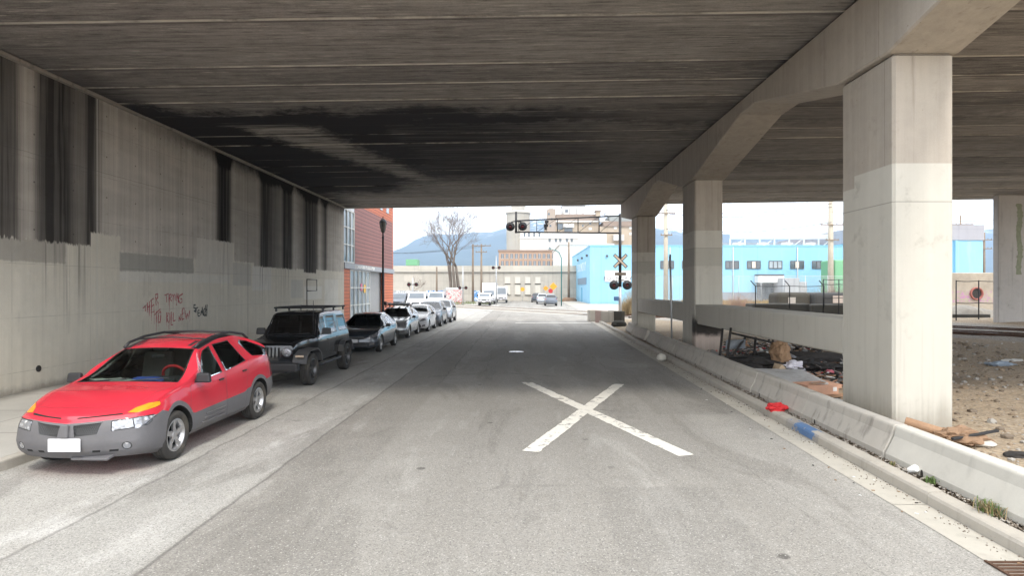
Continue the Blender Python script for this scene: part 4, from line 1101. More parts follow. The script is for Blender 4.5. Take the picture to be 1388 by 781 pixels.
# ---- black four-by-four ----------------------------------------------------
def jeep():
    mats = [M['p_black'], M['black_plastic'], M['trim'], M['glass_dark'], M['inner'], M['glass']]
    PA, BP, TR, GD, IN, GL = range(6); gap = (.008, 0, TR); cuts = []
    cuts += [('S', [(1.42, .62), (1.42, 1.16), (1.86, 1.72), (2.28, 1.74), (2.28, .55), (1.6, .55)], 'door', None, dict(ring=gap, key='door_front'))]
    cuts += [('S', [(2.31, .55), (2.31, 1.74), (3.15, 1.74), (3.20, 1.16), (3.12, .95), (2.92, .55)], 'door', None, dict(ring=gap, key='door_rear'))]
    cuts += [('S', [(1.62, 1.21), (1.90, 1.68), (2.22, 1.69), (2.22, 1.21)], 'window', GL, dict(ring=(.014, 0, TR), depth=-.012, parent='door_front'))]
    cuts += [('S', [(2.38, 1.21), (2.38, 1.69), (3.04, 1.69), (3.10, 1.21)], 'window', GL, dict(ring=(.014, 0, TR), depth=-.012, parent='door_rear'))]
    cuts += [('S', [(3.32, 1.21), (3.30, 1.68), (4.10, 1.66), (4.20, 1.21)], 'quarter_window', GL, dict(ring=(.014, 0, TR), depth=-.012))]
    cuts += [('T', [(-.66, 1.50), (.66, 1.50), (.585, 1.855), (-.585, 1.855)], 'windscreen', GD, dict(ring=(.02, 0, TR), depth=-.01, z=(1.14, 2)))]
    cuts += [('T', [(-.50, .06), (.50, .06), (.66, 1.36), (-.66, 1.36)], 'bonnet', None, dict(ring=(.007, 0, TR), z=(.95, 1.3)))]
    for k in range(7):
        x = -.27 + k * .09
        cuts.append(('F', [(x - .026, .76), (x + .026, .76), (x + .026, 1.02), (x - .026, 1.02)], 'grille_slot', IN, dict(ring=(.006, 0, PA), depth=-.03)))
    sp = dict(L=4.35, mats=mats, cuts=cuts,
        zb=[(0, .50), (1, .46), (3.3, .46), (4.35, .55)], belt=[(0, 1.04), (.2, 1.09), (1.36, 1.15), (4.35, 1.16)],
        roof=[(0, 1.055), (.08, 1.10), (.4, 1.14), (1.36, 1.20), (1.46, 1.205), (1.86, 1.76), (1.98, 1.80), (2.6, 1.83), (3.8, 1.82), (4.18, 1.78), (4.35, 1.19)],
        breaks=[1.48, 1.88, 4.16], W=[(0, .60), (.1, .62), (1.0, .70), (1.4, .79), (1.6, .80), (4.2, .80), (4.35, .76)], Wr=[(0, .6), (1.4, .70), (1.9, .645), (4.35, .66)],
        side=[(0, .04), (.08, .0), (.9, .0), (1, .02)], nose_curve=[(0, .04), (.6, 0), (4.35, -.03)], glass_curve=[(0, 0), (1.5, .02), (2, 0), (5, 0)],
        rake_front=[(.4, 0), (.8, 0), (1.0, .02), (1.1, .06)], rake_rear=[(.4, 0), (1.2, 0), (1.8, .12)],
        arches=[(.62, .50, .42), (3.66, .49, .42)], axles=[(.62, 0), (3.66, 0)], track=.935, tw=.255, tr=.41, rim=M['alu_dark'], nsp=5, crown=.015)
    root, made, body = make_car(sp, 'parked_car', 'black boxy four-by-four with slotted grille, round headlights and bare roof rack', (-6.34, 15.04, 0.003), 'cars parked along the left kerb', ny=50)
    def flare(ay, s, y0, y1, name):
        m = MB(); pts = [(y0, .62), (y0 + .08, .82), (ay - .30, .935), (ay + .30, .945), (y1 - .10, .80), (y1, .56)]
        inn = [(y0 + .06, .62), (y0 + .13, .78), (ay - .28, .885), (ay + .28, .895), (y1 - .15, .77), (y1 - .06, .56)]
        for i in range(5):
            a, b, c, d = pts[i], pts[i + 1], inn[i + 1], inn[i]
            xo, xi = s * .945, s * .60
            vs = [(xi, *a), (xi, *b), (xi, *c), (xi, *d), (xo, a[0], a[1] - .015), (xo, b[0], b[1] - .015), (xo, *c), (xo, *d)]
            m.add(vs, [(0, 1, 5, 4), (1, 2, 6, 5), (2, 3, 7, 6), (3, 0, 4, 7), (0, 3, 2, 1), (4, 5, 6, 7)])
        m.build(name, simple('charcoal_plastic_flare', (.055, .055, .058), .6, dirt=.25), root, sharp=50)
    for s in (1, -1):
        flare(.62, s, .02, 1.30, 'fender_flare'); flare(3.66, s, 3.08, 4.24, 'fender_flare')
        m = MB(); m.lathe([(.001, -.03), (.06, -.025), (.105, -.005), (.118, .01), (.118, .05)], (s * .465, -.005, .90), 'Y', 24); part(m, 'headlight', M['lamp'], root)
        m = MB(); m.box((s * .79, .005, .80), (.20, .05, .055)); part(m, 'indicator', M['amber'] if False else M['beige_sheet'], root, bevel=.01)
        m = MB(); m.lathe([(.001, -.02), (.05, -.015), (.06, .0), (.06, .05)], (s * .60, -.29, .575), 'Y', 16); part(m, 'fog_light', M['lamp'], root)
        handle(root, made, s, 2.17, 1.06, .795, 'door_front'); handle(root, made, s, 3.04, 1.06, .795, 'door_rear')
        m = MB(); m.tube([(s * .83, 1.0, .45), (s * .86, 1.5, .44), (s * .86, 2.9, .44), (s * .83, 3.2, .45)], .045, 8); part(m, 'side_step', M['black_plastic'], root)
        m = MB(); m.box((s * .66, 4.36, 1.0), (.14, .05, .26)); part(m, 'tail_light', M['redlens'], root, bevel=.01)
        m = MB(); m.box((s * .68, 1.46, 1.07), (.03, .05, .05)); part(m, 'door_hinge', M['black_plastic'], root)
    m = MB(); m.box((0, -.22, .56), (1.70, .22, .20)); m.box((0, -.20, .46), (1.2, .20, .08)); m.box((0, -.02, .60), (1.2, .2, .12)); part(m, 'front_bumper', M['black_plastic'], root, bevel=.04, seg=2)
    m = MB(); m.box((-.12, -.345, .59), (.50, .02, .15)); part(m, 'number_plate', M['plate_y'], root, bevel=.005)
    m = MB(); m.box((0, 4.46, .62), (1.6, .18, .2)); part(m, 'rear_bumper', M['clad'], root, bevel=.03)
    mirror_pair(root, 1.72, 1.26, .80, 1.35)
    m = MB()
    for s in (1, -1): m.tube([(s * .66, 2.1, 1.94), (s * .66, 4.1, 1.94)], .024, 8)
    for y in (2.15, 3.1, 4.05): m.tube([(-.72, y, 1.935), (.72, y, 1.935)], .022, 8); m.box((-.66, y, 1.88), (.04, .06, .10)); m.box((.66, y, 1.88), (.04, .06, .10))
    part(m, 'roof_rack', M['black_plastic'], root)
    m = MB(); m.tube([(.60, 1.52, 1.18), (.60, 1.54, 2.15)], .008, 6); part(m, 'aerial', M['black_plastic'], root)
    seats(root, 2.3, .85, .36, 3.15)
    m = MB(); m.box((0, 1.75, 1.08), (1.3, .35, .2)); part(m, 'dashboard', M['dash'], root, bevel=.03)
    m = MB(); m.tube([(-.1, 1.46, 1.21), (.2, 1.50, 1.25), (.5, 1.52, 1.27)], .01, 6); m.tube([(-.62, 1.46, 1.21), (-.3, 1.50, 1.25), (-.05, 1.52, 1.27)], .01, 6); part(m, 'wiper', M['black_plastic'], root)
    return root

# ---- common passenger cars --------------------------------------------------
def common_cuts(k, mats, hatch):
    PA, CL, TR, GL, LA, GR, IN, GD, RL = range(9); gap = (.007, 0, TR); b = k['b']; c = []
    yA, yB, yC, yD = k['doors']; h = k['wtop']; b1 = b + .035
    c += [('S', [(yA + .02, .30), (yA, .62), (yA + .08, b - .02), (yA + .24, b), (yA + .78, h), (yB, h + .03), (yB, .30)], 'door', None, dict(ring=gap, key='door_front'))]
    c += [('S', [(yB + .03, .30), (yB + .03, h + .03), (yC, h), (yD, b + .02), (yD - .06, .85), (yD - .2, .60), (yD - .26, .30)], 'door', None, dict(ring=gap, key='door_rear'))]
    c += [('S', [(yA + .34, b1), (yA + .86, h - .05), (yB - .06, h - .03), (yB - .06, b1 + .01)], 'window', GL, dict(ring=(.013, 0, TR), depth=-.005, parent='door_front'))]
    c += [('S', [(yB + .06, b1 + .01), (yB + .06, h - .03), (yC - .08, h - .05), (yD - .12, b1 + .04)], 'window', GL, dict(ring=(.013, 0, TR), depth=-.005, parent='door_rear'))]
    if k.get('quarter'): c += [('S', k['quarter'], 'quarter_window', GD, dict(ring=(.012, 0, TR), depth=-.005))]
    y0, y1, x0, x1 = k['ws']; c += [('T', [(-x0, y0), (x0, y0), (x1, y1), (-x1, y1)], 'windscreen', GL, dict(ring=(.018, 0, TR), depth=-.005, z=(b - .1, 2)))]
    y0, y1, x0, x1 = k['rw']; c += [('T', [(-x0, y0), (x0, y0), (x1, y1), (-x1, y1)], 'rear_window', GD, dict(ring=(.018, 0, TR), depth=-.005, z=(b - .1, 2)))]
    c += [('T', [(-.6, .12), (.6, .12), (.70, k['ws'][0] - .05), (-.70, k['ws'][0] - .05)], 'bonnet', None, dict(ring=(.005, 0, TR), z=(.55, b + .15)))]
    c += [('F', k['lamp'], 'headlight', LA, dict(mirror=True, ring=(.008, 0, TR), depth=.004)), ('S', k['lampS'], None, LA)]
    c += [('F', k['grille'], 'grille', GR, dict(ring=(.012, 0, CL), depth=-.02)), ('F', k['lower'], 'lower_grille', GR, dict(ring=(.012, 0, CL), depth=-.02))]
    c += [('F', [(.56, .30), (.74, .34), (.74, .44), (.58, .40)], None, CL, dict(mirror=True))]
    L = k['L']; c += [('S', [(L - .38, b - .16), (L + .2, b - .16), (L + .2, b + .02), (L - .2, b + .02)], 'tail_light', RL, dict(ring=(.008, 0, TR)))]
    if k.get('clad'):
        c = [('S', [(-.2, .1), (-.2, .40), (.3, .42), (1.4, .36), (3.0, .36), (4.0, .44), (5, .46), (5, .1)], None, CL), ('S', disc(k['ax'][0], k['tr'] + .01, .45, 26), None, CL), ('S', disc(k['ax'][1], k['tr'] + .01, .45, 26), None, CL)] + c
    return c
def passenger(kind, paintm, label, loc, ny=40, res=(6, 9, 5), glass=None, group='cars parked along the left kerb', rz=0., simple_in=False):
    K = {
     'sedan': dict(L=4.4, b=.90, doors=(1.30, 2.30, 2.98, 3.38), wtop=1.37, ws=(1.22, 2.02, .72, .54), rw=(3.22, 3.84, .52, .64), ax=(.86, 3.50), tr=.325,
        roof=[(0, .66), (.12, .735), (.4, .82), (.9, .90), (1.18, .95), (1.26, .97), (2.04, 1.40), (2.4, 1.46), (2.85, 1.465), (3.2, 1.39), (3.85, 1.09), (3.98, 1.07), (4.3, 1.05), (4.4, 1.0)],
        belt=[(0, .64), (.3, .74), (.8, .84), (1.3, .90), (3.2, .96), (4.0, .995), (4.4, .94)], zb=[(0, .24), (.4, .18), (3.8, .2), (4.4, .30)],
        lamp=[(.46, .58), (.58, .70), (.86, .78), (.84, .64), (.60, .57)], lampS=[(-.1, .63), (.05, .62), (.40, .75), (.36, .79), (-.1, .77)], grille=[(-.42, .55), (.42, .55), (.36, .65), (-.36, .65)], lower=[(-.5, .30), (.5, .30), (.44, .45), (-.44, .45)]),
     'hatch': dict(L=4.25, b=.92, doors=(1.24, 2.24, 2.98, 3.36), wtop=1.42, ws=(1.10, 1.94, .74, .55), rw=(3.58, 4.12, .50, .60), ax=(.88, 3.48), tr=.32,
        roof=[(0, .70), (.12, .78), (.4, .87), (.8, .94), (1.06, .985), (1.14, 1.0), (1.96, 1.44), (2.3, 1.50), (2.9, 1.50), (3.5, 1.41), (4.12, 1.10), (4.25, 1.04)],
        belt=[(0, .66), (.3, .77), (.8, .87), (1.3, .92), (3.2, .99), (4.0, 1.03), (4.25, .98)], zb=[(0, .24), (.4, .18), (3.7, .2), (4.25, .30)],
        lamp=[(.44, .63), (.56, .75), (.84, .84), (.84, .70), (.60, .62)], lampS=[(-.1, .68), (.05, .67), (.44, .81), (.38, .84), (-.1, .82)], grille=[(-.36, .60), (.36, .60), (.30, .66), (-.30, .66)], lower=[(-.55, .28), (.55, .28), (.46, .48), (-.46, .48)],
        quarter=[(3.34, 1.10), (3.30, 1.33), (3.46, 1.33), (3.78, 1.12)]),
     'suv': dict(L=4.35, b=1.02, doors=(1.26, 2.26, 3.0, 3.36), wtop=1.54, ws=(1.16, 1.86, .76, .58), rw=(3.86, 4.22, .54, .64), ax=(.88, 3.52), tr=.35, clad=True,
        roof=[(0, .82), (.1, .90), (.35, .98), (.8, 1.04), (1.12, 1.085), (1.2, 1.10), (1.88, 1.55), (2.2, 1.62), (3.0, 1.63), (3.8, 1.55), (4.22, 1.18), (4.35, 1.08)],
        belt=[(0, .78), (.3, .88), (.8, .96), (1.3, 1.01), (3.2, 1.07), (4.0, 1.10), (4.35, 1.04)], zb=[(0, .30), (.4, .23), (3.7, .24), (4.35, .34)],
        lamp=[(.46, .72), (.56, .83), (.86, .90), (.86, .78), (.62, .71)], lampS=[(-.1, .76), (.05, .75), (.40, .87), (.36, .90), (-.1, .89)], grille=[(-.42, .64), (.42, .64), (.36, .80), (-.36, .80)], lower=[(-.5, .34), (.5, .34), (.44, .50), (-.44, .50)],
        quarter=[(3.36, 1.19), (3.30, 1.46), (3.80, 1.42), (3.95, 1.22)]),
    }[kind]
    mats = [paintm, M['clad'], M['trim'], glass or M['glass'], M['lamp'], M['grille'], M['inner'], M['glass_dark'], M['redlens']]
    L = K['L']; dx = L - 4.4
    sp = dict(L=L, mats=mats, cuts=common_cuts(K, mats, kind != 'sedan'), zb=K['zb'], belt=K['belt'], roof=K['roof'], breaks=[K['ws'][0], K['ws'][1], K['rw'][0], K['rw'][1]], res=res,
        W=[(0, .70), (.06, .76), (.18, .83), (.4, .87), (.8, .885), (L - .9, .885), (L - .35, .85), (L, .74)], Wr=[(0, .75), (1.1, .72), (2.0, .585), (3.2, .585), (L - .2, .66), (L, .7)],
        nose_curve=[(0, .22), (.5, .12), (1.0, 0), (L - .8, 0), (L, -.14)], glass_curve=[(0, 0), (1.05, .04), (1.3, .12), (2.0, .07), (2.5, 0), (3.2, 0), (L - .3, -.08), (L, 0)],
        rake_front=[(.2, .08), (.32, .01), (.45, 0), (.6, .03), (.72, .10), (.9, .22)], rake_rear=[(.3, .04), (.5, 0), (.8, .03), (1.1, .12)],
        arches=[(K['ax'][0], K['tr'] + .045, K['tr'] + .015), (K['ax'][1], K['tr'] + .045, K['tr'] + .015)], axles=[(K['ax'][0], 0), (K['ax'][1], 0)], track=.875, tw=.205, tr=K['tr'], rim=M['alu'], nsp=7 if kind != 'suv' else 5)
    root, made, body = make_car(sp, 'parked_car', label, loc, group, ny=ny, rz=rz)
    for s in (1, -1):
        handle(root, made, s, K['doors'][1] - .16, K['b'] - .04, .872, 'door_front'); handle(root, made, s, K['doors'][3] - .26, K['b'] - .01, .868, 'door_rear')
    mirror_pair(root, K['doors'][0] + .34, K['b'] + .06, .86, .95)
    m = MB(); m.box((0, -.01, .50 if kind != 'suv' else .57), (.36, .02, .12)); part(m, 'number_plate', M['plate'], root, bevel=.005)
    m = MB(); m.box((0, K['ws'][0] + .34, K['b'] + .0), (1.35, .5, .12)); part(m, 'dashboard', M['dash'], root, bevel=.03)
    seats(root, 2.15, .60 if kind != 'suv' else .72, .36, 3.0)
    return root, K
red_car(); jeep()
passenger('sedan', M['p_grey'], 'dark grey sedan with a black-looking bonnet parked behind the black four-by-four', (-6.42, 22.84, .003), ny=50)
c4, K = passenger('hatch', M['p_silver'], 'silver hatchback with a black roof rack, fourth in the parked row', (-6.58, 29.52, .003))
m = MB()
for y in (1.95, 2.9):
    m.tube([(-.66, y, 1.62), (.66, y, 1.62)], .022, 8)
    for s in (1, -1): m.box((s * .56, y, 1.55), (.05, .07, .14))
for s in (-.35, .05, .4): m.box((s, 2.4, 1.66), (.10, 1.35, .035))
m.tube([(-.55, 1.7, 1.70), (-.55, 3.1, 1.70)], .03, 8); m.box((-.55, 1.8, 1.72), (.12, .2, .14))
part(m, 'roof_rack', M['black_plastic'], c4)
passenger('hatch', M['p_white'], 'white hatchback parked right behind the silver one with the roof rack', (-6.32, 34.15, .003))
s6, K = passenger('suv', M['p_slate'], 'slate blue sport utility car parked between two pale cars near the crossing', (-6.2, 38.62, .003))
s7 = copy_tree(s6, None, {'slate_blue_car_paint': M['p_pale']}); s7.location = (-6.08, 43.2, .003)
tag(s7, 'pale silver sport utility car, last in the parked row by the crossing')
# ------------------------------------------------------------------ buildings and everything beyond the bridge
def siding(name, col, pitch, depth=.6, var=.12):
    g = Mat(name); w = g.world(); x, y, z = g.xyz(w)
    fr = g.m('FRACT', z / pitch); gr = g.step(fr, .30, .12)
    row = g.noise(g.comb(0., y * .05, g.m('FLOOR', z / pitch) * 2.7), 1., 1.)
    n = g.noise(w, 1.2, 5.)
    c = g.scale(col, (row - .5) * .35 + (n - .5) * 2. * var + 1.)
    c = g.mix(gr * .75, c, tuple(v * .28 for v in col))
    return g.bsdf(c, .6, 0., g.bump(fr, depth, .03))
def panelled(name, col, pz, px_, var=.2, stain=.4, joint=.02):
    """poured or precast wall with panel joints along x/y and z"""
    g = Mat(name); w = g.world(); x, y, z = g.xyz(w)
    n = g.noise(w, .35, 6., .65); m = g.noise(w, 2.5, 5., .7); st = g.noise(g.stretch(w, 1.5, 1.5, .1), 1., 4., .6)
    a = g.m('FRACT', (x + y) / px_); b = g.m('FRACT', z / pz)
    j = ((a - .5).abs() > .5) if False else (g.step((a - .5).abs(), .5 - joint / px_, .5) + g.step((b - .5).abs(), .5 - joint / pz, .5)).clamp()
    pid = g.noise(g.comb(g.m('FLOOR', (x + y) / px_) * 3.3, g.m('FLOOR', z / pz) * 5.1, 0.), 1., 0.)
    c = g.scale(col, (n - .5) * 1.6 * var + (m - .5) * var + (pid - .5) * var * 1.2 + 1.)
    c = g.mix(g.step(st, .5, .75) * stain, c, tuple(v * .45 for v in col))
    c = g.mix(j * .6, c, tuple(v * .4 for v in col))
    return g.bsdf(c, .9)
def winmat(name, col):
    g = Mat(name); w = g.world(); n = g.noise(w, .7, 3.)
    return g.bsdf(g.scale(col, (n - .5) * 1. + 1.), .12, 0., None, 0., .8)
M['win'] = winmat('window_glass', (.10, .12, .14)); M['win_pale'] = winmat('pale_window_glass', (.30, .36, .40))
M['frame'] = simple('pale_window_frame', (.55, .55, .53), .5)
M['frame_dark'] = simple('dark_window_frame', (.10, .10, .105), .5)

# red sided building on the left
b = thing('sided_building', 'building clad in orange and maroon metal siding with a glazed shopfront, beyond the wall', 'building')
xf = -11.5
Mo, Mm = siding('orange_metal_siding', (.56, .15, .065), .23), siding('maroon_metal_siding', (.27, .11, .095), .27)
MB().box2((-24, 38.6, 0), (xf - .25, 53.4, 11.5)).build('core_wall', simple('grey_wall', (.3, .3, .3)), b)
# facade pieces: ground floor piers, maroon upper panel, orange top and corner
for y0, y1, z0, z1, m_, nm, t in ((38.7, 40.2, .1, 3.75, Mo, 'siding_panel', .0), (50.0, 53.5, .1, 3.75, Mo, 'siding_panel', .0), (41.3, 53.1, 4.15, 8.2, Mm, 'siding_panel', .03),
                                (41.3, 53.5, 8.2, 11.5, Mo, 'siding_panel', .0), (53.1, 53.5, 4.15, 8.2, Mo, 'siding_panel', .0)):
    MB().box2((xf - .3, y0, z0), (xf + t, y1, z1 - .004)).build(nm, m_, b)
MB().box2((xf - .3, 38.65, 3.76), (xf + .12, 53.5, 4.13)).build('grey_band', simple('grey_fascia', (.30, .31, .33), .5), b)
def glazing(par, y0, y1, z0, z1, nv, nh, x, nm='window'):
    o = MB().box2((x - .06, y0, z0), (x - .03, y1, z1)).build(nm, M['win_pale'], par)
    f = MB()
    for i in range(nv + 1): yy = y0 + (y1 - y0) * i / nv; f.box2((x - .06, yy - .04, z0), (x + .04, yy + .04, z1))
    for i in range(nh + 1): zz = z0 + (z1 - z0) * i / nh; f.box2((x - .055, y0, zz - .04), (x + .035, y1, zz + .04))
    f.build('window_frame', M['frame'], o); return o
glazing(b, 38.75, 41.25, 4.2, 7.6, 3, 3, xf - .02); MB().box2((xf - .3, 38.7, 7.66), (xf, 41.28, 11.5)).build('grey_panel', simple('pale_grey_panel', (.55, .56, .58), .5), b)
glazing(b, 40.25, 45.4, .15, 3.7, 5, 3, xf - .02, 'shopfront')
d = MB().box2((xf - .9, 45.45, .1), (xf - .8, 49.95, 3.7)).build('entrance', simple('pale_render', (.6, .6, .58)), b)
MB().box2((xf - .79, 46.3, .12), (xf - .74, 47.5, 2.4)).build('entrance_door', M['win'], d)
MB().box2((xf - .05, 49.5, .1), (xf + .05, 49.95, 3.74)).build('door_post', M['black'], b)
for i in range(3): MB().box2((xf + .005, 46.2 + i * 2.3, 8.8), (xf + .03, 47.1 + i * 2.3, 11.)).build('window', M['win_pale'], b)
t = bpy.data.curves.new('fascia_lettering', 'FONT'); 
# shop fascia: small illegible white letters in the photograph -> a thin pale line of strokes
m = MB(); rn = random.Random(8)
for i in range(16):
    y = 41.0 + i * .34; h = .20 + .05 * rn.random()
    m.box2((xf + .125, y, 3.84), (xf + .15, y + .07, 3.84 + h)); m.box2((xf + .126, y + .071, 3.84 + h * rn.choice((0, .45, .8))), (xf + .149, y + .21, 3.89 + h * .8 * rn.choice((0, .45, 1.))))
m.build('fascia_lettering', M['white'], b)
bpy.data.curves.remove(t)
m = MB(); m.box((xf - .01, 43.2, 2.55), (.01, .6, .5)); o = m.build('pink_poster', simple('pink_sheet', (.6, .15, .25)), b)
m = MB(); m.lathe([(.001, 0), (.32, .0)], (xf - .005, 44.0, 2.45), 'X', 16); m.build('yellow_disc', simple('yellow_sheet', (.75, .42, .05)), b, fix=False)

# black lamp standard
L0 = Vector((-9.15, 39.5, .14)); t = thing('street_lamp', 'black street lamp with an acorn lantern in front of the sided building', 'street lamp', L0)
m = MB(); m.lathe([(.17, 0), (.17, .25), (.12, .35), (.10, .9), (.075, 1.0), (.06, 5.6), (.09, 5.65), (.05, 5.72), (.05, 5.95), (.11, 6.0)], n=16); m.build('post', M['black'], t)
m = MB(); m.lathe([(.12, 6.0), (.22, 6.45), (.235, 6.6)], n=10); m.build('lantern', simple('smoky_lantern_glass', (.16, .15, .13), .25), t, sharp=20)
m = MB(); m.lathe([(.25, 6.6), (.23, 6.66), (.13, 6.84), (.03, 6.88), (.03, 7.0), (.001, 7.03)], n=16)
for k in range(5): a = k * 2 * math.pi / 5; m.cyl((.12 * math.cos(a), .12 * math.sin(a), 6.0), (.24 * math.cos(a), .24 * math.sin(a), 6.6), .014, n=5)
m.build('lantern_cap', M['black'], t)

# viaduct retaining wall across the end of the street
t = thing('viaduct_wall', 'long pale concrete viaduct wall closing the end of the street below the mountain', 'retaining wall')
Mv = panelled('viaduct_concrete', (.42, .39, .34), 1.25, 1.9, .22, .45)
y0 = 116.; m = MB(); m.box2((-75, y0, 0), (14.6, y0 + 2, 5.45)); m.build('lower_wall', Mv, t)
m = MB(); m.box2((-75, y0 - .25, 5.453), (14.6, y0 + 1.9, 5.62)); m.build('string_course', simple('dark_course', (.22, .21, .19)), t)
m = MB(); m.box2((-75, y0 + .1, 5.623), (14.6, y0 + 1.8, 6.75)); m.build('parapet', panelled('parapet_concrete', (.47, .44, .38), 1.2, 6., .15, .3), t)
for i in range(4):
    px = 688 + i * 13.7 ; c = at(px, 388, y0); w_ = .48
    for za, zb_ in ((1.2, 3.1), (3.35, 4.6)):
        m = MB(); m.box2((c.x - w_, y0 - .06, za), (c.x + w_, y0 - .003, zb_)); q = m.build('blocked_opening', simple('patched_concrete', (.56, .53, .47), .9), t)
        m = MB(); m.box2((c.x - w_ - .08, y0 - .16, za - .14), (c.x + w_ + .08, y0 - .004, za - .003)); m.build('sill', M['old_block'], q)
# painted murals low on the wall
for x0_, x1_, nm, colr in ((-18.6, -14.2, 'blue_mural', (.05, .20, .55)), (-9.6, -4.9, 'blue_mural', (.10, .25, .50)), (-37, -20, 'grey_mural', (.30, .31, .32))):
    g = Mat(nm); w = g.world(); n = g.noise(w, 1.4, 4., .6, 1.5); k = g.step(n, .5, .53)
    mm = g.bsdf(g.mix(k, colr, (.62, .64, .66)), .8); MB().box2((x0_, y0 - .02, .05), (x1_, y0 - .004, 2.0)).build(nm, mm, t)
m = MB(); m.box2((-22.6, y0 + .4, 6.8), (-20.4, y0 + 3, 8.0)); o = tag(m.build('container', M['green'], None, bevel=.05), 'green container roof showing above the viaduct wall beside the sided building', 'container')

# graffitied utility box in front of the wall
c = at(616, 411, 96.); t = thing('utility_kiosk', 'pale utility kiosk covered with red and dark graffiti below the bare tree', 'utility box', (c.x, 96, 0))
g = Mat('graffiti_on_steel'); o = g.obj(); n = g.noise(o, 2.2, 3., .6, 2.2); n2 = g.noise(o, 1.3, 2.)
cc = g.mix(g.step(n, .53, .56), (.52, .51, .48), (.52, .10, .12)); cc = g.mix(g.step(g.noise(o, 3.1, 3., .6, 3.), .57, .60), cc, (.10, .10, .11)); mm = g.bsdf(cc, .6)
MB().box((0, 0, 1.15), (2.5, 1.4, 2.3)).build('cabinet', mm, t, bevel=.04)
m = MB(); m.prism([(-.72, 2.302), (.72, 2.302), (.5, 2.55), (-.5, 2.55)], 'X', -1.27, 1.27); m.build('roof', simple('grey_metal', (.42, .43, .43), .5, .3), t)
MB().cyl((-1.3, -.4, 1.9), (-1.3, .4, 1.9), .5, n=20).build('round_vent', M['steel'], t)

# brick warehouse, silos, mill and white sheds far behind
def windows(par, c0, c1, nx, nz, y, wf, hf, mat, nm='window', skip=None, proud=.06):
    rn = random.Random(nx * 7 + nz)
    for i in range(nx):
        for j in range(nz):
            if skip and rn.random() < skip: continue
            cx = c0[0] + (c1[0] - c0[0]) * (i + .5) / nx; cz = c0[1] + (c1[1] - c0[1]) * (j + .5) / nz
            w_ = (c1[0] - c0[0]) / nx * wf / 2; h_ = (c1[1] - c0[1]) / nz * hf / 2
            o = MB().box2((cx - w_, y - .02, cz - h_), (cx + w_, y - .003, cz + h_)).build(nm, mat, par)
            f = MB(); f.box2((cx - w_ - .08, y - proud - .06, cz - h_ - .1), (cx + w_ + .08, y - .021, cz - h_)); f.box2((cx - .03, y - .05, cz - h_), (cx + .03, y - .021, cz + h_)); f.build('sill', M['frame'], o)
def rect(px0, py0, px1, py1, Y): a, b_ = at(px0, py0, Y), at(px1, py1, Y); return min(a.x, b_.x), max(a.x, b_.x), min(a.z, b_.z), max(a.z, b_.z)
Y = 170.; x0, x1, z0, z1 = rect(676, 341, 755, 366, Y)
t = thing('brick_warehouse', 'low tan brick warehouse with two rows of windows above the viaduct wall', 'building')
MB().box2((x0, Y, 0), (x1, Y + 18, z1)).build('wall', simple('tan_brick', (.36, .245, .175), .9, var=.2, sc=.8), t)
MB().box2((x0 - .2, Y - .2, z1 + .003), (x1 + .2, Y + 18, z1 + .45)).build('roof', simple('brown_coping', (.24, .17, .13)), t)
windows(t, (x0 + .4, z1 - 4.3), (x1 - .4, z1 - .3), 12, 2, Y, .6, .66, M['win'])
Y = 300.; x0, x1, z0, z1 = rect(686, 288, 718.5, 345, Y)
t = thing('grain_silo', 'pale concrete grain silo tower standing behind the signal lights', 'silo')
m = MB()
r = (x1 - x0) / 2
m.lathe([(r, 0), (r, z1)], ((x0 + x1) / 2, Y + r, 0), 'Z', 40); m.build('drum', panelled('silo_concrete', (.36, .34, .30), 3., 7., .1, .3), t, fix=False)
MB().lathe([(r + .5, z1 - .0), (r + .5, z1 + 1.2), (.01, z1 + 1.4)], ((x0 + x1) / 2, Y + r, 0), 'Z', 40).build('rim', simple('pale_coping', (.42, .40, .36)), t)
a0, a1, _, az = rect(693, 281, 712, 290, Y); MB().box2((a0, Y + 3, z1 + 1.41), (a1, Y + 9, az + 1.2)).build('head_house', panelled('head_house_concrete', (.40, .38, .34), 2., 4., .1), t)
# white sheds
Y = 230.; x0, x1, z0, z1 = rect(705, 317, 822, 372, Y)
t = thing('white_factory', 'big white factory block with small square windows behind the blue building', 'building')
MB().box2((x0, Y, 0), (x1, Y + 25, z1)).build('wall', panelled('white_render', (.66, .65, .62), 6., 12., .07, .2), t)
p0, p1, q0, q1 = rect(705, 314.5, 785, 323, Y - 1); MB().box2((p0, Y - .6, q0), (p1, Y - .004, q1)).build('parapet_band', simple('white_band', (.72, .71, .68)), t)
for px in (711, 717, 724, 731): a = at(px, 318.5, Y - .6); MB().box2((a.x - .35, Y - .63, a.z - .7), (a.x + .35, Y - .603, a.z + .7)).build('vent', M['win'], t)
for px in (745, 753.5, 759.5, 768.5, 775):
    for py in (325.5, 337.5):
        a = at(px, py, Y); o = MB().box2((a.x - .45, Y - .02, a.z - .75), (a.x + .45, Y - .003, a.z + .75)).build('window', M['win'], t)
        MB().box2((a.x - .55, Y - .12, a.z - .92), (a.x + .55, Y - .021, a.z - .78)).build('sill', M['frame'], o)
Y = 150.; x0, x1, z0, z1 = rect(752, 340, 782, 400, Y)
t = thing('white_shed', 'narrow white industrial shed between the viaduct wall and the blue building', 'building')
MB().box2((x0, Y - 20, 0), (x1 + 6, Y + 10, z1)).build('wall', panelled('white_sheet', (.62, .61, .58), 5., 3., .06, .2), t)
MB().box2((x0 - .2, Y - 20.2, z1 + .003), (x1 + 6.2, Y + 10, z1 + .3)).build('roof', M['frame'], t)
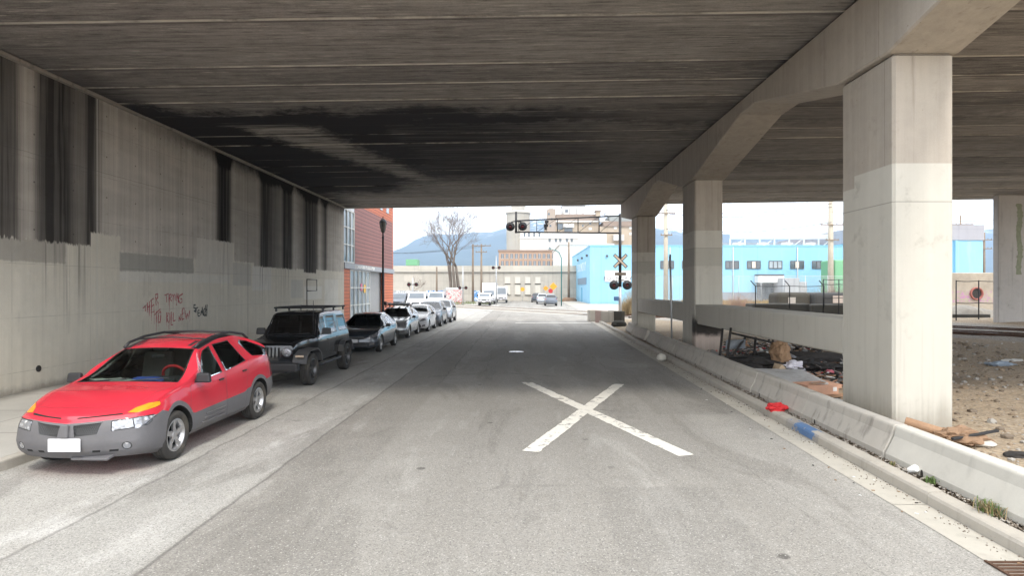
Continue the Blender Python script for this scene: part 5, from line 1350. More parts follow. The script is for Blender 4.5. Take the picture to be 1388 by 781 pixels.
# mill with stacked roofs
Y = 280.; Mt = panelled('mill_tan', (.40, .33, .25), 4., 9., .1, .3); Mb = simple('mill_brown_roof', (.25, .19, .15), .8)
t = thing('mill_building', 'tan and brown grain mill with stepped roofs and a square tower behind the signal gantry', 'building')
def slab(px0, py0, px1, py1, nm, mat, dy=0., dep=14., zlow=None):
    a0, a1, c0, c1 = rect(px0, py0, px1, py1, Y + dy); return MB().box2((a0, Y + dy, c0 if zlow is None else zlow), (a1, Y + dy + dep, c1)).build(nm, mat, t)
slab(742, 283, 753, 372, 'tower', simple('tower_brown', (.33, .27, .22)), -2, 10, 0)
slab(740, 299.6, 812, 372, 'wall', Mt, 0, 25, 0)
slab(753.5, 290.5, 812, 299.4, 'roof_band', Mb, -.8, 20)
slab(738, 299, 830, 301, 'parapet_band', simple('pale_band', (.60, .58, .54)), -1.2, 3)
slab(756, 303, 763, 311, 'window', M['win'], -.3, .2); slab(764, 303.5, 778, 308, 'canopy', M['white'], -2.4, 2.2); slab(765, 308.2, 776, 314, 'window', M['win'], -.3, .2)
slab(762, 279, 793, 290.3, 'penthouse', simple('white_penthouse', (.66, .65, .63)), 2, 10); slab(766, 284, 770, 288, 'window', M['win'], 1.9, .09); slab(761.5, 278.4, 793.5, 279.4, 'penthouse_coping', M['frame_dark'], 1.8, 10.4)
for px in (763, 772, 781, 790): slab(px, 281, px + .5, 290, 'pipe', M['frame_dark'], 1.7, .15)
for px, py in ((744, 290), (748, 297), (746, 306), (790, 306), (800, 303), (840, 303), (860, 304)): slab(px - 1.2, py - 1.4, px + 1.2, py + 1.4, 'window', M['win'], -5 if px > 812 else -2.2, .15)
slab(745, 281.5, 750, 283, 'roof_vent', M['steel'], -1, 4); slab(820, 288, 824, 292, 'roof_vent', M['steel'], -1, 4); slab(848, 287, 851, 292, 'roof_vent', M['steel'], -1, 4)
slab(808, 286, 814, 294, 'chimney', Mt, -3, 4); slab(807, 284.8, 815, 286.3, 'chimney_cap', Mb, -3.5, 5)
slab(813, 307, 870, 372, 'wall', Mt, -3.5, 25, 0); slab(818, 300, 870, 306.8, 'roof_band', Mb, -4.2, 20); slab(826, 292, 870, 299.8, 'clerestory', simple('grey_green_sheet', (.26, .28, .27)), -2, 18)
for px, py in ((834, 309), (855, 309), (855, 317), (800, 310)): slab(px - 2, py - 1.7, px + 2, py + 1.7, 'window', M['frame'], -3.7, .18)
slab(832, 318, 846, 326, 'fan_housing', M['frame'], -6.2, 2.5)

# blue foundry building
def blue_mat():
    g = Mat('sky_blue_render'); w = g.world(); x, y, z = g.xyz(w)
    n = g.noise(w, .3, 5., .6); m = g.noise(w, 3., 4., .6)
    c = g.scale((.25, .50, .68), (n - .5) * .25 + (m - .5) * .12 + 1.)
    c = g.mix(g.step(g.noise(g.stretch(w, 1., 1., .12), 1.2, 4.), .52, .74) * .5, c, (.34, .52, .56))
    c = g.mix(g.step((g.m('FRACT', (x + y) / 5.9) - .5).abs(), .006, .002) * .5 + g.step(z, .8, .1) * .4 * m, c, (.08, .22, .30))
    return g.bsdf(c, .75)
M['blue'] = blue_mat()
YB = 91.6; xb0, xb1, H = 10.0, 53.2, 8.75
t = thing('blue_building', 'long sky blue building with a row of small windows and a white lettered sign', 'building')
MB().box2((xb0, YB, 0), (xb1, YB + 34, H)).build('wall', M['blue'], t)
MB().box2((xb0 - .06, YB - .06, H + .003), (xb1, YB + 34, H + .22)).build('coping', simple('pale_blue_coping', (.20, .45, .60)), t)
MB().box2((27., YB - .05, 0), (xb1 - .2, YB - .003, 1.85)).build('base_band', simple('grey_base_paint', (.23, .25, .28), .8), t)
for i in range(9):
    a = at(904.3 - 29.4 + 29.35 * i, 359, YB)
    o = MB().box2((a.x - .95, YB - .03, a.z - .53), (a.x + .95, YB - .003, a.z + .53)).build('window', M['win'] if i % 3 else M['win_pale'], t)
    f = MB()
    for q in (-.98, -.33, .33, .98): f.box2((a.x + q - .05, YB - .09, a.z - .56), (a.x + q + .05, YB - .031, a.z + .56))
    f.box2((a.x - 1., YB - .088, a.z + .5), (a.x + 1., YB - .03, a.z + .6)); f.box2((a.x - 1., YB - .12, a.z - .62), (a.x + 1., YB - .031, a.z - .5)); f.build('window_frame', M['frame_dark'], o)
    if i in (5, 7): MB().box2((a.x - .30, YB - .05, a.z - .49), (a.x + .30, YB - .0305, a.z + .49)).build('blind', simple('pale_blind', (.66, .60, .52)), o)
x0, x1, z0, z1 = rect(1028, 372, 1063, 390, YB - 1.5)
MB().box2((x0, YB - 1.5, z0 + .75), (x1, YB - .004, z1 - .22)).build('loading_canopy', M['white'], t); MB().box2((x0, YB - 1.52, z1 - .218), (x1, YB - .004, z1)).build('canopy_edge', M['frame_dark'], t)
MB().box2((x0 + .3, YB - .06, 0), (x1 - .1, YB - .0505, z0 + .7)).build('roller_door', M['win'], t)
for px0, px1, py in ((1064, 1084, 377), (1084.4, 1094, 382)):
    a0, a1, c0, c1 = rect(px0, py, px1, 402, YB - 4); MB().box2((a0, YB - 4, 0), (a1, YB - .06, c1)).build('grey_enclosure', panelled('grey_sheet_' + str(px0), (.36, .37, .39), 1., 2.3, .08), t, bevel=.05)
# white board reading FOUNDRY beside the corner, and lettering along the street side
def text(body, size, loc, rot, mat, par, nm='lettering', ext=.01, space=1.):
    c = bpy.data.curves.new(nm, 'FONT'); c.body = body; c.size = size; c.extrude = ext; c.align_x = 'CENTER'; c.align_y = 'CENTER'; c.space_character = space
    o = bpy.data.objects.new(nm, c); COL.objects.link(o); dg = bpy.context.evaluated_depsgraph_get()
    me = bpy.data.meshes.new_from_object(o.evaluated_get(dg)); bpy.data.objects.remove(o); bpy.data.curves.remove(c)
    o = bpy.data.objects.new(nm, me); COL.objects.link(o); me.materials.clear(); me.materials.append(mat); o.parent = par; o.location = loc; o.rotation_euler = rot; return o
x0, x1, z0, z1 = rect(820, 367, 855, 382, YB - .15)
s_ = MB().box2((x0, YB - .15, z0), (x1, YB - .004, z1)).build('sign_board', simple('white_sign_sheet', (.78, .78, .77), .5, var=.03), t)
text('FOUNDRY', .82, ((x0 + x1) / 2, YB - .16, z0 + .48), (R(90), 0, 0), simple('grey_sign_ink', (.10, .09, .10)), s_, space=1.15)
text('FOUNDRY', 2.0, (xb0 - .012, 105.5, 6.0), (R(90), 0, R(-90)), simple('pale_wall_lettering', (.72, .76, .78)), t, space=1.9)
MB().box2((xb0 - .08, 97, 3.1), (xb0 - .003, 112, 4.2)).build('grey_sign_band', simple('grey_blue_band', (.16, .23, .30)), t)
MB().box2((xb0 - .06, 104., 0), (xb0 - .003, 105.6, 2.6)).build('door', simple('blue_door', (.10, .34, .52)), t)
for i in range(3): MB().box2((xb0 - .3, 95 + i * 8, 7.4), (xb0 - .003, 95.4 + i * 8, 7.75)).build('wall_light', M['frame_dark'], t)
for x_, z_ in ((12.5, 7.4), (17.2, 7.3), (49.5, 6.3)): MB().cyl((x_, YB - .003, z_), (x_, YB - .3, z_ - .08), .12, .18, 12).build('wall_light', M['frame_dark'], t)
MB().box2((16.5, YB - .25, 1.6), (17.0, YB - .003, 2.1)).build('utility_box', M['beige_sheet'], t)
for x_ in (22., 31.5, 41.2, 50.): MB().cyl((x_, YB - .12, 0), (x_, YB - .12, H - .1), .07, n=8).build('downpipe', M['frame'], t)
# roof plant: pale steel gantry
m = MB(); a, b_ = at(990, 322, YB + 8), at(1150, 319, YB + 8); zt = a.z
m.box2((a.x, YB + 8, zt - .25), (b_.x, YB + 8.3, zt + .55)); 
for i in range(9): xx = a.x + (b_.x - a.x) * i / 8; m.box2((xx - .12, YB + 8.05, H), (xx + .12, YB + 8.25, zt - .253))
for i in range(0, 8, 2): xx = a.x + (b_.x - a.x) * i / 8; m.cyl((xx, YB + 8.15, H + .1), (xx + (b_.x - a.x) / 8, YB + 8.15, zt - .1), .08, n=6)
m.build('roof_gantry', M['frame'], t)
for i in range(4): xx = a.x + 2.4 + i * 4.1; MB().lathe([(.001, 1.5), (.9, 1.4), (1.15, .9), (1.15, 0)], (xx, YB + 11, H), 'Z', 18).build('roof_fan', M['steel'], t)
MB().box2((a.x, YB + 14, H + .003), (b_.x + 8, YB + 30, H + 1.6)).build('roof_house', simple('grey_roof_sheet', (.28, .30, .33), .6), t)
# taller blue and grey block seen right of the near column
x0, x1, z0, z1 = rect(1180, 305, 1332, 400, 88.)
t = thing('blue_warehouse', 'taller blue warehouse with a grey top band, right of the near column', 'building')
MB().box2((x0, 88, 0), (x1, 120, z1 - 2.2)).build('wall', M['blue'], t)
MB().box2((x0 - .1, 87.85, z1 - 2.197), (x1 + .1, 120, z1)).build('top_band', panelled('grey_top_band', (.33, .33, .36), 2.2, 4., .08), t)
MB().box2((x1 - 4.2, 87.6, 0), (x1 - 3.9, 87.997, z1 - 2.25)).build('downpipe', M['blue'], t)
x0, x1, z0, z1 = rect(1131, 352, 1160, 380, 84.)
o = MB().box2((x0, 84, .0), (x1, 88, z1)).build('green_container', M['green'], None, bevel=.25, seg=3); tag(o, 'bright green rounded tank container standing before the blue building', 'container')

# mountain beyond
def mountain():
    Yd = 4000.; sil = [(300, 372), (420, 362), (500, 352), (533, 342.5), (545, 337), (557, 328), (570, 321.5), (580, 318.5), (596, 317), (611, 318), (630, 316.5), (646, 314), (662, 315), (676, 311.5), (690, 306), (712, 300), (760, 297), (840, 303), (920, 313), (1010, 318), (1120, 321), (1230, 317), (1330, 312), (1380, 306), (1460, 312), (1600, 330), (1800, 352)]
    top = pchip([(at(p, 0, Yd).x, at(0, q, Yd).z) for p, q in sil])
    m = MB(); xs = np.linspace(-2000, 5200, 130); n = len(xs); vs = []; rows = 34
    for j in range(rows):
        v = j / (rows - 1)
        for x in xs:
            h = top(x); y = Yd - 1900 + 1900 * v
            rg = mnoise.fractal(Vector((x * .0035, y * .0035, 1.)), 1., 2., 5)
            z = h * (v ** 1.15) * (1 + .30 * rg * (1 - v) * 1.2) + 14 * mnoise.noise(Vector((x * .012, v * 9, 0))) * (v > .9) * .25
            vs.append((x, y, z - 1.))
    m.add(vs, [(j * n + i, j * n + i + 1, (j + 1) * n + i + 1, (j + 1) * n + i) for j in range(rows - 1) for i in range(n - 1)], 0, True)
    g = Mat('forested_mountain'); w = g.world(); x, y, z = g.xyz(w); nn = g.noise(w, .012, 8., .7); sn = g.noise(w, .02, 6., .7)
    c = g.mix(nn, (.025, .045, .04), (.06, .085, .065)); c = g.mix(g.step(z + (sn - .5) * 260., 330., 420.) * g.step(sn, .53, .57), c, (.75, .78, .82))
    struct(m, 'mountain', g.bsdf(c, .95))
mountain()

# ------------------------------------------------------------------ trees and brush
def branch_tree(name, label, base, H, spread, trunks, seed, cat='tree', depth=6, group=None, r0=.26, tip=.012):
    rn = random.Random(seed); t = thing(name, label, cat, base, 0, group); tr, cr = MB(), MB()
    def grow(p, d, ln, r, k):
        pts = [p]; q = p; dd = d.copy(); n = 4
        for i in range(n):
            dd = (dd + Vector((rn.gauss(0, .05 + .03 * k), rn.gauss(0, .05 + .03 * k), .05 + rn.gauss(0, .05)))).normalized(); q = q + dd * (ln / n); pts.append(q)
        r1 = max(r * .62, tip)
        (tr if k <= 1 else cr).tube(pts, r, 7 if k < 2 else (5 if k < 4 else 3), 0, r1)
        if k >= depth: return
        nb = 2 + (rn.random() < .6) + (k == 3)
        for b in range(nb):
            ax = dd.orthogonal().normalized(); ax.rotate(Matrix.Rotation(rn.uniform(0, 6.283), 3, dd))
            nd = dd.copy(); nd.rotate(Matrix.Rotation(rn.uniform(.22, .62) * spread, 3, ax))
            at_ = pts[-1] if b < 2 else pts[rn.choice((2, 3))]
            grow(at_, nd, ln * (rn.uniform(.44, .58) if k == 0 else rn.uniform(.66, .84)), r1 * rn.uniform(.62, .85), k + 1)
    for i in range(trunks):
        a = 6.283 * i / max(trunks, 1) + .5
        d = Vector((math.cos(a) * .06 * (trunks > 1), math.sin(a) * .06 * (trunks > 1), 1)).normalized()
        grow(Vector((math.cos(a) * .75 * (trunks > 1), math.sin(a) * .3 * (trunks > 1), -.1)), d, H * rn.uniform(.36, .44), r0, 0)
    tr.build('trunk', M['bark'], t); cr.build('crown', M['twig'], t, fix=False); return t
branch_tree('bare_tree', 'tall bare tree with several trunks standing before the viaduct wall', (at(617, 400, 106).x, 106, 0), 16., 1.12, 3, 11, depth=6, r0=.34, tip=.014)
branch_tree('bare_tree', 'slim bare sapling leaning behind the parked cars at left', (at(556, 405, 75).x, 75, 0), 4.5, .9, 1, 4, depth=4, r0=.05, tip=.012)
def shrub(base, r, h, n, label, seed, mat, grp=None):
    rn = random.Random(seed); m = MB()
    for i in range(n):
        a = rn.uniform(0, 6.283); ln = h * rn.uniform(.5, 1.05); sp = r * rn.uniform(.1, 1.)
        p = [(rn.gauss(0, r * .25), rn.gauss(0, r * .25), 0)]; 
        for q in (.33, .66, 1.): p.append((p[0][0] + math.cos(a) * sp * q ** 1.5 + rn.gauss(0, .04), p[0][1] + math.sin(a) * sp * q ** 1.5 + rn.gauss(0, .04), ln * q * (1 - .25 * q * sp / r)))
        m.tube(p, .012, 3, 0, .005)
        for _ in range(3):
            b = Vector(p[rn.choice((1, 2, 3))]); m.tube([b, b + Vector((rn.gauss(0, .2), rn.gauss(0, .2), rn.uniform(.05, .3)))], .006, 3, 0, .004)
    o = m.build('shrub', mat, None, fix=False); o.location = base; return tag(o, label, 'shrub', grp)
Mp = simple('pinkish_dry_twigs', (.34, .24, .19), .9, var=.35)
shrub((at(1000, 420, 52).x, 52, .0), 1.3, 2.0, 260, 'pale pinkish bare shrub behind the crash beam left of the dark blocks', 3, Mp)
shrub((at(1016, 428, 50).x, 50, .0), .8, 1.3, 160, 'small reddish bare shrub just in front of the low dark block', 4, simple('reddish_twigs', (.30, .16, .12), .9))
shrub((at(829, 428, 53.5).x + 2.2, 55.5, 0), 1.3, 2.3, 300, 'tall dry tan brush right behind the signal mast', 5, M['grass'])
shrub((at(1128, 392, 66).x, 66, .4), 2.2, 2.6, 260, 'scraggly bare bush behind the black railing', 6, M['twig'])
def grass_area(name, x0, x1, y0, y1, n, h, seed, mat):
    rn = random.Random(seed); m = MB()
    for i in range(n):
        x, y = rn.uniform(x0, x1), rn.uniform(y0, y1)
        if mnoise.noise(Vector((x * .35, y * .35, seed))) < -.12: continue
        z = hlot(x, y) if y < 88 else 0; hh = h * rn.uniform(.4, 1.1); a = rn.uniform(0, 6.283); l = rn.uniform(.1, .45) * hh; w_ = .018
        dx, dy = math.cos(a), math.sin(a)
        m.add([(x - dy * w_, y + dx * w_, z - .02), (x + dy * w_, y - dx * w_, z - .02), (x + dx * l * .4 + dy * w_ * .7, y + dy * l * .4, z + hh * .6), (x + dx * l, y + dy * l, z + hh)], [(0, 1, 2), (0, 2, 3)])
    tag(m.build(name, mat, None, fix=False), kind='stuff')
grass_area('dry_grass', 13, 36, 66, 80, 9000, 1.0, 1, M['grass'])
grass_area('dry_grass', 9.5, 16, 53.5, 60, 3500, 1.1, 2, M['grass'])
grass_area('dry_grass', -14, -4.8, 92, 97, 1500, .5, 4, simple('green_verge', (.16, .19, .07), .9, var=.3))
def weed(x, y, z, n, h, label, mat, seed):
    rn = random.Random(seed); m = MB()
    for i in range(n):
        a = rn.uniform(0, 6.283); hh = h * rn.uniform(.4, 1.); l = rn.uniform(.3, 1.1) * hh; dx, dy = math.cos(a), math.sin(a); w_ = .004
        ox, oy = rn.gauss(0, h * .25), rn.gauss(0, h * .4)
        m.add([(ox - dy * w_, oy + dx * w_, 0), (ox + dy * w_, oy - dx * w_, 0), (ox + dx * l * .5 + dy * w_, oy + dy * l * .5 - dx * w_, hh * .75), (ox + dx * l * .5 - dy * w_, oy + dy * l * .5 + dx * w_, hh * .75), (ox + dx * l, oy + dy * l, hh * .8)], [(0, 1, 2, 3), (3, 2, 4)], i % 2)
    o = m.build('weed_tuft', mat, None, fix=False); o.location = (x, y, z); return tag(o, label, 'weed')
weed(xk(6.35) + .24, 6.35, .14, 150, .16, 'larger tuft of green and dry weeds at the foot of the pale barrier', [M['weed'], M['grass']], 1)
weed(xk(7.35) + .27, 7.35, .14, 60, .10, 'smaller green weed tuft at the middle of the pale barrier', [M['weed'], M['weed']], 2)
weed(xk(8.1) + .25, 8.1, .14, 30, .06, 'tiny weed tuft near the joint of the pale barrier', [M['weed'], M['grass']], 3)

# ------------------------------------------------------------------ railway tracks
td = Vector((-.547, .837)); tn = Vector((.837, .547))
def track(off, label):
    t = thing('railway_track', label, 'railway track', (0, 0, 0), 0, 'railway tracks crossing the street')
    O = Vector((24., 29.3)) + tn * off
    def zt(p): return (hlot(p.x, p.y) + .14) if p.x > 9.5 else .012
    for g_ in (-.72, .72):
        m = MB(); ss = list(np.arange(-16, 110, 1.5))
        sec = [(-.07, -.15), (-.07, -.135), (-.015, -.10), (-.015, -.04), (-.036, -.03), (-.036, 0), (.036, 0), (.036, -.03), (.015, -.04), (.015, -.10), (.07, -.135), (.07, -.15)]
        vs = []; k = len(sec)
        for s_ in ss:
            p = O + td * s_ + tn * g_; z_ = .05 + (.25 if p.x > 9.5 else .0)
            for a, b_ in sec: q = p + tn * a; vs.append((q.x, q.y, z_ + b_))
        n = len(ss); m.add(vs, [(i * k + j, i * k + (j + 1) % k, (i + 1) * k + (j + 1) % k, (i + 1) * k + j) for i in range(n - 1) for j in range(k)], 0)
        o = m.build('rail', [M['rust'], M['railtop']], t)
        for pl in o.data.polygons:
            if pl.normal.z > .9 and pl.center.z > (.04): pl.material_index = 1
    m = MB(); a = math.atan2(td.y, td.x)
    for s_ in np.arange(-15, 26, .62):
        p = O + td * s_; m.box((p.x, p.y, .06), (.24, 2.6, .16), rz=a)
    m.build('sleeper', simple('creosote_timber', (.07, .055, .045), .9, var=.4), t)
track(0., 'rusty railway track nearer the bridge, running diagonally across the street'); track(4.0, 'rusty railway track farther from the bridge, beside the near one')
g = MB(); O = Vector((24., 29.3))
for off in (0., 4.):
    for a, b_ in ((-1.9, -.82), (-.62, .62), (.82, 1.9)):
        P = [O + td * s_ + tn * (off + q) for s_, q in ((34, a), (34, b_), (74, b_), (74, a))]
        g.add([(p.x, p.y, .006) for p in P], [(0, 1, 2, 3)])
struct(g, 'crossing_panels', simple('pale_crossing_concrete', (.43, .40, .35), .9, var=.2), fix=False)
o = MB().box((0, 0, .16), (9., .5, .34)).build('concrete_sill', M['old_block'], None, bevel=.04); o.location = (27.6, 41.8, .35); o.rotation_euler = (0, 0, R(3)); tag(o, 'dark weathered concrete sill lying beyond the tracks before the far pier', 'concrete sill')

# dark concrete platform blocks and railings in the yard
def yardblock(px0, px1, py0, py1, Y, dep, label, mat=None):
    a, b_ = at(px0, py1, Y), at(px1, py0, Y); w_, h_ = b_.x - a.x, b_.z
    o = MB().box((0, 0, h_ / 2), (w_, dep, h_)).build('concrete_block', mat or M['old_block'], None, bevel=.10 if Y < 48 else .36, seg=3); o.location = ((a.x + b_.x) / 2, Y + dep / 2, 0); return tag(o, label, 'concrete block')
yardblock(1020, 1100, 412, 430, 44., 1.5, 'long low weathered concrete block in front, left of the black railing')
yardblock(1100.5, 1150, 413, 432, 43.5, 1.5, 'low dark concrete block under the black railing')
yardblock(1053, 1101, 396.5, 413, 50., 2., 'rounded dark grey concrete block sitting behind and above the long low one')
yardblock(1101.6, 1152, 397, 414, 49.6, 2., 'nearly black concrete block with a small white notice behind the railing', simple('blackened_concrete', (.045, .045, .045), .9, var=.3))
o = MB().box2((-.42, -.01, -.3), (.42, .01, .3)).build('notice', simple('faded_notice_sheet', (.42, .36, .32), .8, var=.3, sc=8.), None); a = at(1136, 406, 49.55); o.location = (a.x, 49.57, a.z); tag(o, 'small faded white notice fixed on the black concrete block', 'notice')
o = MB().box2((-.3, -.01, -.35), (.3, .01, .35)).build('notice', simple('grey_notice_sheet', (.40, .37, .34), .8, var=.3, sc=8.), None); a = at(1074, 409, 49.9); o.location = (a.x, 49.97, a.z); tag(o, 'pale paint patch on the rounded dark concrete block', 'notice')
def railing(px, py0, py1, Y, nposts, span, label, mat, bent=False, rails=(1., .78), wire=False):
    a = at(px, py1, Y); z1 = at(px, py0, Y).z; t = thing('railing' if not wire else 'chain_link_fence', label, 'railing' if not wire else 'fence', (a.x, Y, max(a.z, 0)))
    h = z1 - max(a.z, 0)
    for i in range(nposts):
        x = span * i / (nposts - 1); m = MB(); m.tube([(x, 0, 0), (x, 0, h), (x - .35 * bent, 0, h + .4 * bent)] if bent else [(x, 0, 0), (x, 0, h)], .035, 6); m.build('post', mat, t)
    for q in rails: m = MB(); m.tube([(span * i / 10, 0, h * q - .03 * math.sin(i * math.pi / 10 * (nposts - 1)) ** 2) for i in range(11)], .024, 5); m.build('rail', mat, t)
    return t, h
railing(1024, 388, 418, 43.5, 3, 4.9, 'thin dark leaning wire fence posts before the low concrete block', M['black'], True, (1.,))
railing(1116, 379, 429, 43., 3, 2.2, 'black steel railing standing on the dark concrete blocks', M['black'], False, (1., .87, .5))
railing(1296, 380, 436, 39., 3, 2.9, 'black steel gate frame between the near column and the far pier', M['black'], False, (.98, .45))
def chain(name, label, x0, x1, Y, h, z0=0., step=3.):
    g = Mat(name); o = g.obj(); x, y, z = g.xyz(o); a = g.m('FRACT', (x + z) * 9.); b_ = g.m('FRACT', (x - z) * 9.)
    k = (g.step((a - .5).abs(), .43, .46) + g.step((b_ - .5).abs(), .43, .46)).clamp()
    bs = g.new('ShaderNodeBsdfPrincipled'); g.put(bs.inputs['Base Color'], (.45, .46, .46)); g.put(bs.inputs['Alpha'], k * .8); g.nt.links.new(bs.outputs[0], g.out.inputs[0])
    t = thing('chain_link_fence', label, 'fence', (x0, Y, z0)); n = int((x1 - x0) / step)
    m = MB(); m.add([(0, 0, .05), (x1 - x0, 0, .05), (x1 - x0, 0, h - .1), (0, 0, h - .1)], [(0, 1, 2, 3)]); m.build('mesh_panel', g.mat, t, fix=False)
    for i in range(n + 1): MB().cyl((i * step, 0, 0), (i * step, 0, h), .04, n=6).build('post', M['steel'], t)
    MB().cyl((0, 0, h - .08), (x1 - x0, 0, h - .08), .022, n=5).build('rail', M['steel'], t)
chain('chain_link', 'tall grey chain link fence along the front of the blue building', 17., 66., 82., 4.2)
# concrete culvert wall beyond the gate at right
t = thing('yard_wall', 'tan rendered yard wall with purple graffiti and a round red pipe end', 'wall')
a = at(1270, 440, 52); b_ = at(1346, 376, 52)
g = Mat('tan_render_with_graffiti'); w = g.world(); n = g.noise(w, 1.2, 5., .7); c = g.scale((.33, .29, .235), (n - .5) * .9 + 1.); x, y, z = g.xyz(w)
c = g.mix(g.step(g.noise(w, 2.2, 3., .6, 2.), .53, .57) * g.band(z, 1.3, 2.2, .15), c, (.38, .20, .32)); mm = g.bsdf(c, .9)
MB().box2((a.x, 52, -.1), (b_.x + 1, 52.6, b_.z + .4)).build('wall_face', mm, t, bevel=.08)
c = at(1323, 398, 52); MB().lathe([(.42, .1), (.45, -.16), (.55, -.16), (.55, .1)], (c.x, 52., c.z), 'Y', 20).build('pipe_rim', simple('red_pipe_paint', (.30, .10, .08), .7), t)
MB().lathe([(.001, -.01), (.43, -.01)], (c.x, 51.99, c.z), 'Y', 20).build('pipe_mouth', M['char_and_shade'], t, fix=False)
o = MB().rock((0, 0, 0), (3.2, 1.6, 1.2), 7, 0, 1., 3, .3).build('dirt_mound', simple('grey_spoil', (.20, .185, .16), .95, var=.4, sc=3., bump=.4), None, sharp=60); o.location = (at(1300, 440, 47).x, 47., -.1); tag(o, 'grey rubble mound before the tan yard wall', 'mound')
o = MB().rock((0, 0, 0), (1.5, .9, .8), 3, 0, 1., 2, .3).build('dirt_mound', simple('brown_spoil', (.22, .14, .09), .95, var=.4, sc=3.), None, sharp=60); o.location = (at(771, 408, 112).x, 111., 0); tag(o, 'brown heap of earth at the base of the timber pole by the white shed', 'mound')

# ------------------------------------------------------------------ poles, signs, signals
def utility_pole(px, py_top, Y, label, arms=(), r=.15, mat=None, base=0., wires=True):
    a = at(px, 0, Y); zt = at(px, py_top, Y).z; t = thing('utility_pole', label, 'utility pole', (a.x, Y, base), 0, 'timber utility poles')
    MB().cyl((0, 0, 0), (0, 0, zt - base), r, r * .7, 10).build('post', mat or M['pole_wood'], t)
    for dz, w_ in arms:
        m = MB(); m.box((0, -r, zt - base - dz), (w_, .12, .14))
        for q in (-.45, -.2, .2, .45): m.cyl((q * w_, -r, zt - base - dz + .07), (q * w_, -r, zt - base - dz + .26), .04, n=6)
        m.build('crossarm', M['pole_wood'], t)
    return t
utility_pole(641, 331, 108, 'plain timber pole just left of the pole with a crossarm', r=.22)
utility_pole(652.5, 331, 106, 'timber utility pole with a wide crossarm left of the white box truck', [(.3, 3.4), (1.4, 2.)], r=.2)
utility_pole(592, 362, 110, 'short timber pole left of the bare tree', r=.2)
utility_pole(771, 328, 112, 'timber utility pole standing against the white shed', r=.24)
utility_pole(902.5, 270, 84, 'tall pale utility pole between the second and third columns', [(2., 2.4), (5., 1.6)], r=.36, mat=simple('pale_pole', (.42, .38, .31), .9, var=.25, sc=2.))
utility_pole(1126, 262, 84, 'tall pale utility pole with two crossarms left of the near column', [(4.4, 3.2), (6.5, 1.8)], r=.42, mat=simple('pale_pole', (.42, .38, .31)))
utility_pole(1334, 315, 96, 'timber utility pole right of the blue warehouse', [(1.2, 2.2), (2.6, 2.2)], r=.2)
utility_pole(1302, 292, 100, 'distant crossarm pole above the roof of the blue warehouse', [(1.5, 4.)], r=.14)
a, b_ = at(652.5, 333, 106), at(560, 345, 112)
m = MB()
for dx in (-1.4, 0, 1.4): m.tube([(a.x + dx, 106, a.z)] + [(a.x + dx + (-34 - a.x) * q, 106 + 4 * q, a.z - 1.0 * math.sin(q * math.pi) - .5 * q) for q in (.25, .5, .75, 1.)], .02, 4)
o = tag(m.build('overhead_wires', M['black'], None), 'thin overhead wires strung left from the crossarm pole towards the sided building', 'wires')
m = MB(); a, b_ = at(902.5, 285, 84), at(1126, 276, 84)
for dz in (0, -.5, -2.6): m.tube([(a.x + (b_.x - a.x) * q / 8, 83.7, a.z + dz + (b_.z - a.z) * q / 8 - .9 * math.sin(q / 8 * math.pi)) for q in range(9)], .03, 4)
m.tube([(b_.x + 30 * q / 5, 83.7 + 2 * q, b_.z - 1.2 - .7 * math.sin(q / 5 * math.pi)) for q in range(6)], .03, 4)
tag(m.build('overhead_wires', M['black'], None), 'overhead wires strung between the two tall pale poles before the blue building', 'wires')
def disc_light(par, x, y, z, r=.33, nm='signal_lamp'):
    m = MB(); m.lathe([(.001, 0), (r, 0), (r, .02), (.001, .025)], (x, y, z), 'Y', 26); o = m.build(nm, M['black'], par)
    h = MB(); h.lathe([(.155, .0), (.155, -.05)], (x, y, z), 'Y', 18)
    n = 12; vs = []
    for k in range(n + 1):
        an = math.pi * (k / n) ; vs += [(x + .16 * math.cos(an), y - .0, z + .16 * math.sin(an)), (x + .17 * math.cos(an), y - .26 * math.sin(an) - .04, z + .17 * math.sin(an))]
    h.add(vs, [(2 * k, 2 * k + 2, 2 * k + 3, 2 * k + 1) for k in range(n)]); h.lathe([(.16, .0), (.16, .16), (.10, .22), (.001, .22)], (x, y + .02, z), 'Y', 16); h.build('hood', M['black'], o)
    l = MB(); l.lathe([(.001, -.045), (.08, -.035), (.15, -.006)], (x, y, z), 'Y', 18); l.build('lens', M['lens_red'], o)
    return o
YS = 49.; t = thing('crossing_signal', 'tall black railway crossing mast with a lattice arm, crossbuck and red lamps', 'railway signal', (at(840.5, 0, YS).x, YS, .0))
ox = at(840.5, 0, YS).x; lz = lambda py: at(0, py, YS).z; lx = lambda px: at(px, 0, YS).x - ox
MB().cyl((0, 0, 0), (0, 0, 2.6), .13, .12, 14).build('mast_base', M['steel'], t); MB().cyl((0, 0, 2.6), (0, 0, lz(290)), .13, .11, 14).build('mast', M['black'], t)
MB().lathe([(.32, 0), (.32, .22), (.18, .26), (.18, .4)], (0, 0, 0), 'Z', 14).build('mast_foot', M['rust'], t)
m = MB(); x9 = lx(698)
for dy in (-.22, .22): m.tube([(0, dy, lz(292.5)), (x9, dy, lz(299.5))], .035, 6); m.tube([(0, dy, lz(316)), (x9, dy, lz(314.8))], .045, 6)
for px in (812, 783.5, 755.5, 727.5, 703):
    f = (px - 840.5) / (698 - 840.5); zt, zb_ = lz(292.5 + 7 * f), lz(316 - 1.2 * f); x = lx(px)
    for dy in (-.22, .22): m.tube([(x, dy, zt), (x, dy, zb_)], .022, 5)
    m.tube([(x, -.22, zt), (x, .22, zt)], .02, 5); m.tube([(x, -.22, zb_), (x, .22, zb_)], .02, 5)
    m.tube([(x, -.22, zb_), (x + 1.68 if px > 703 else x + 1.3, -.22, zt + .12)], .018, 5)
m.build('lattice_arm', M['black'], t)
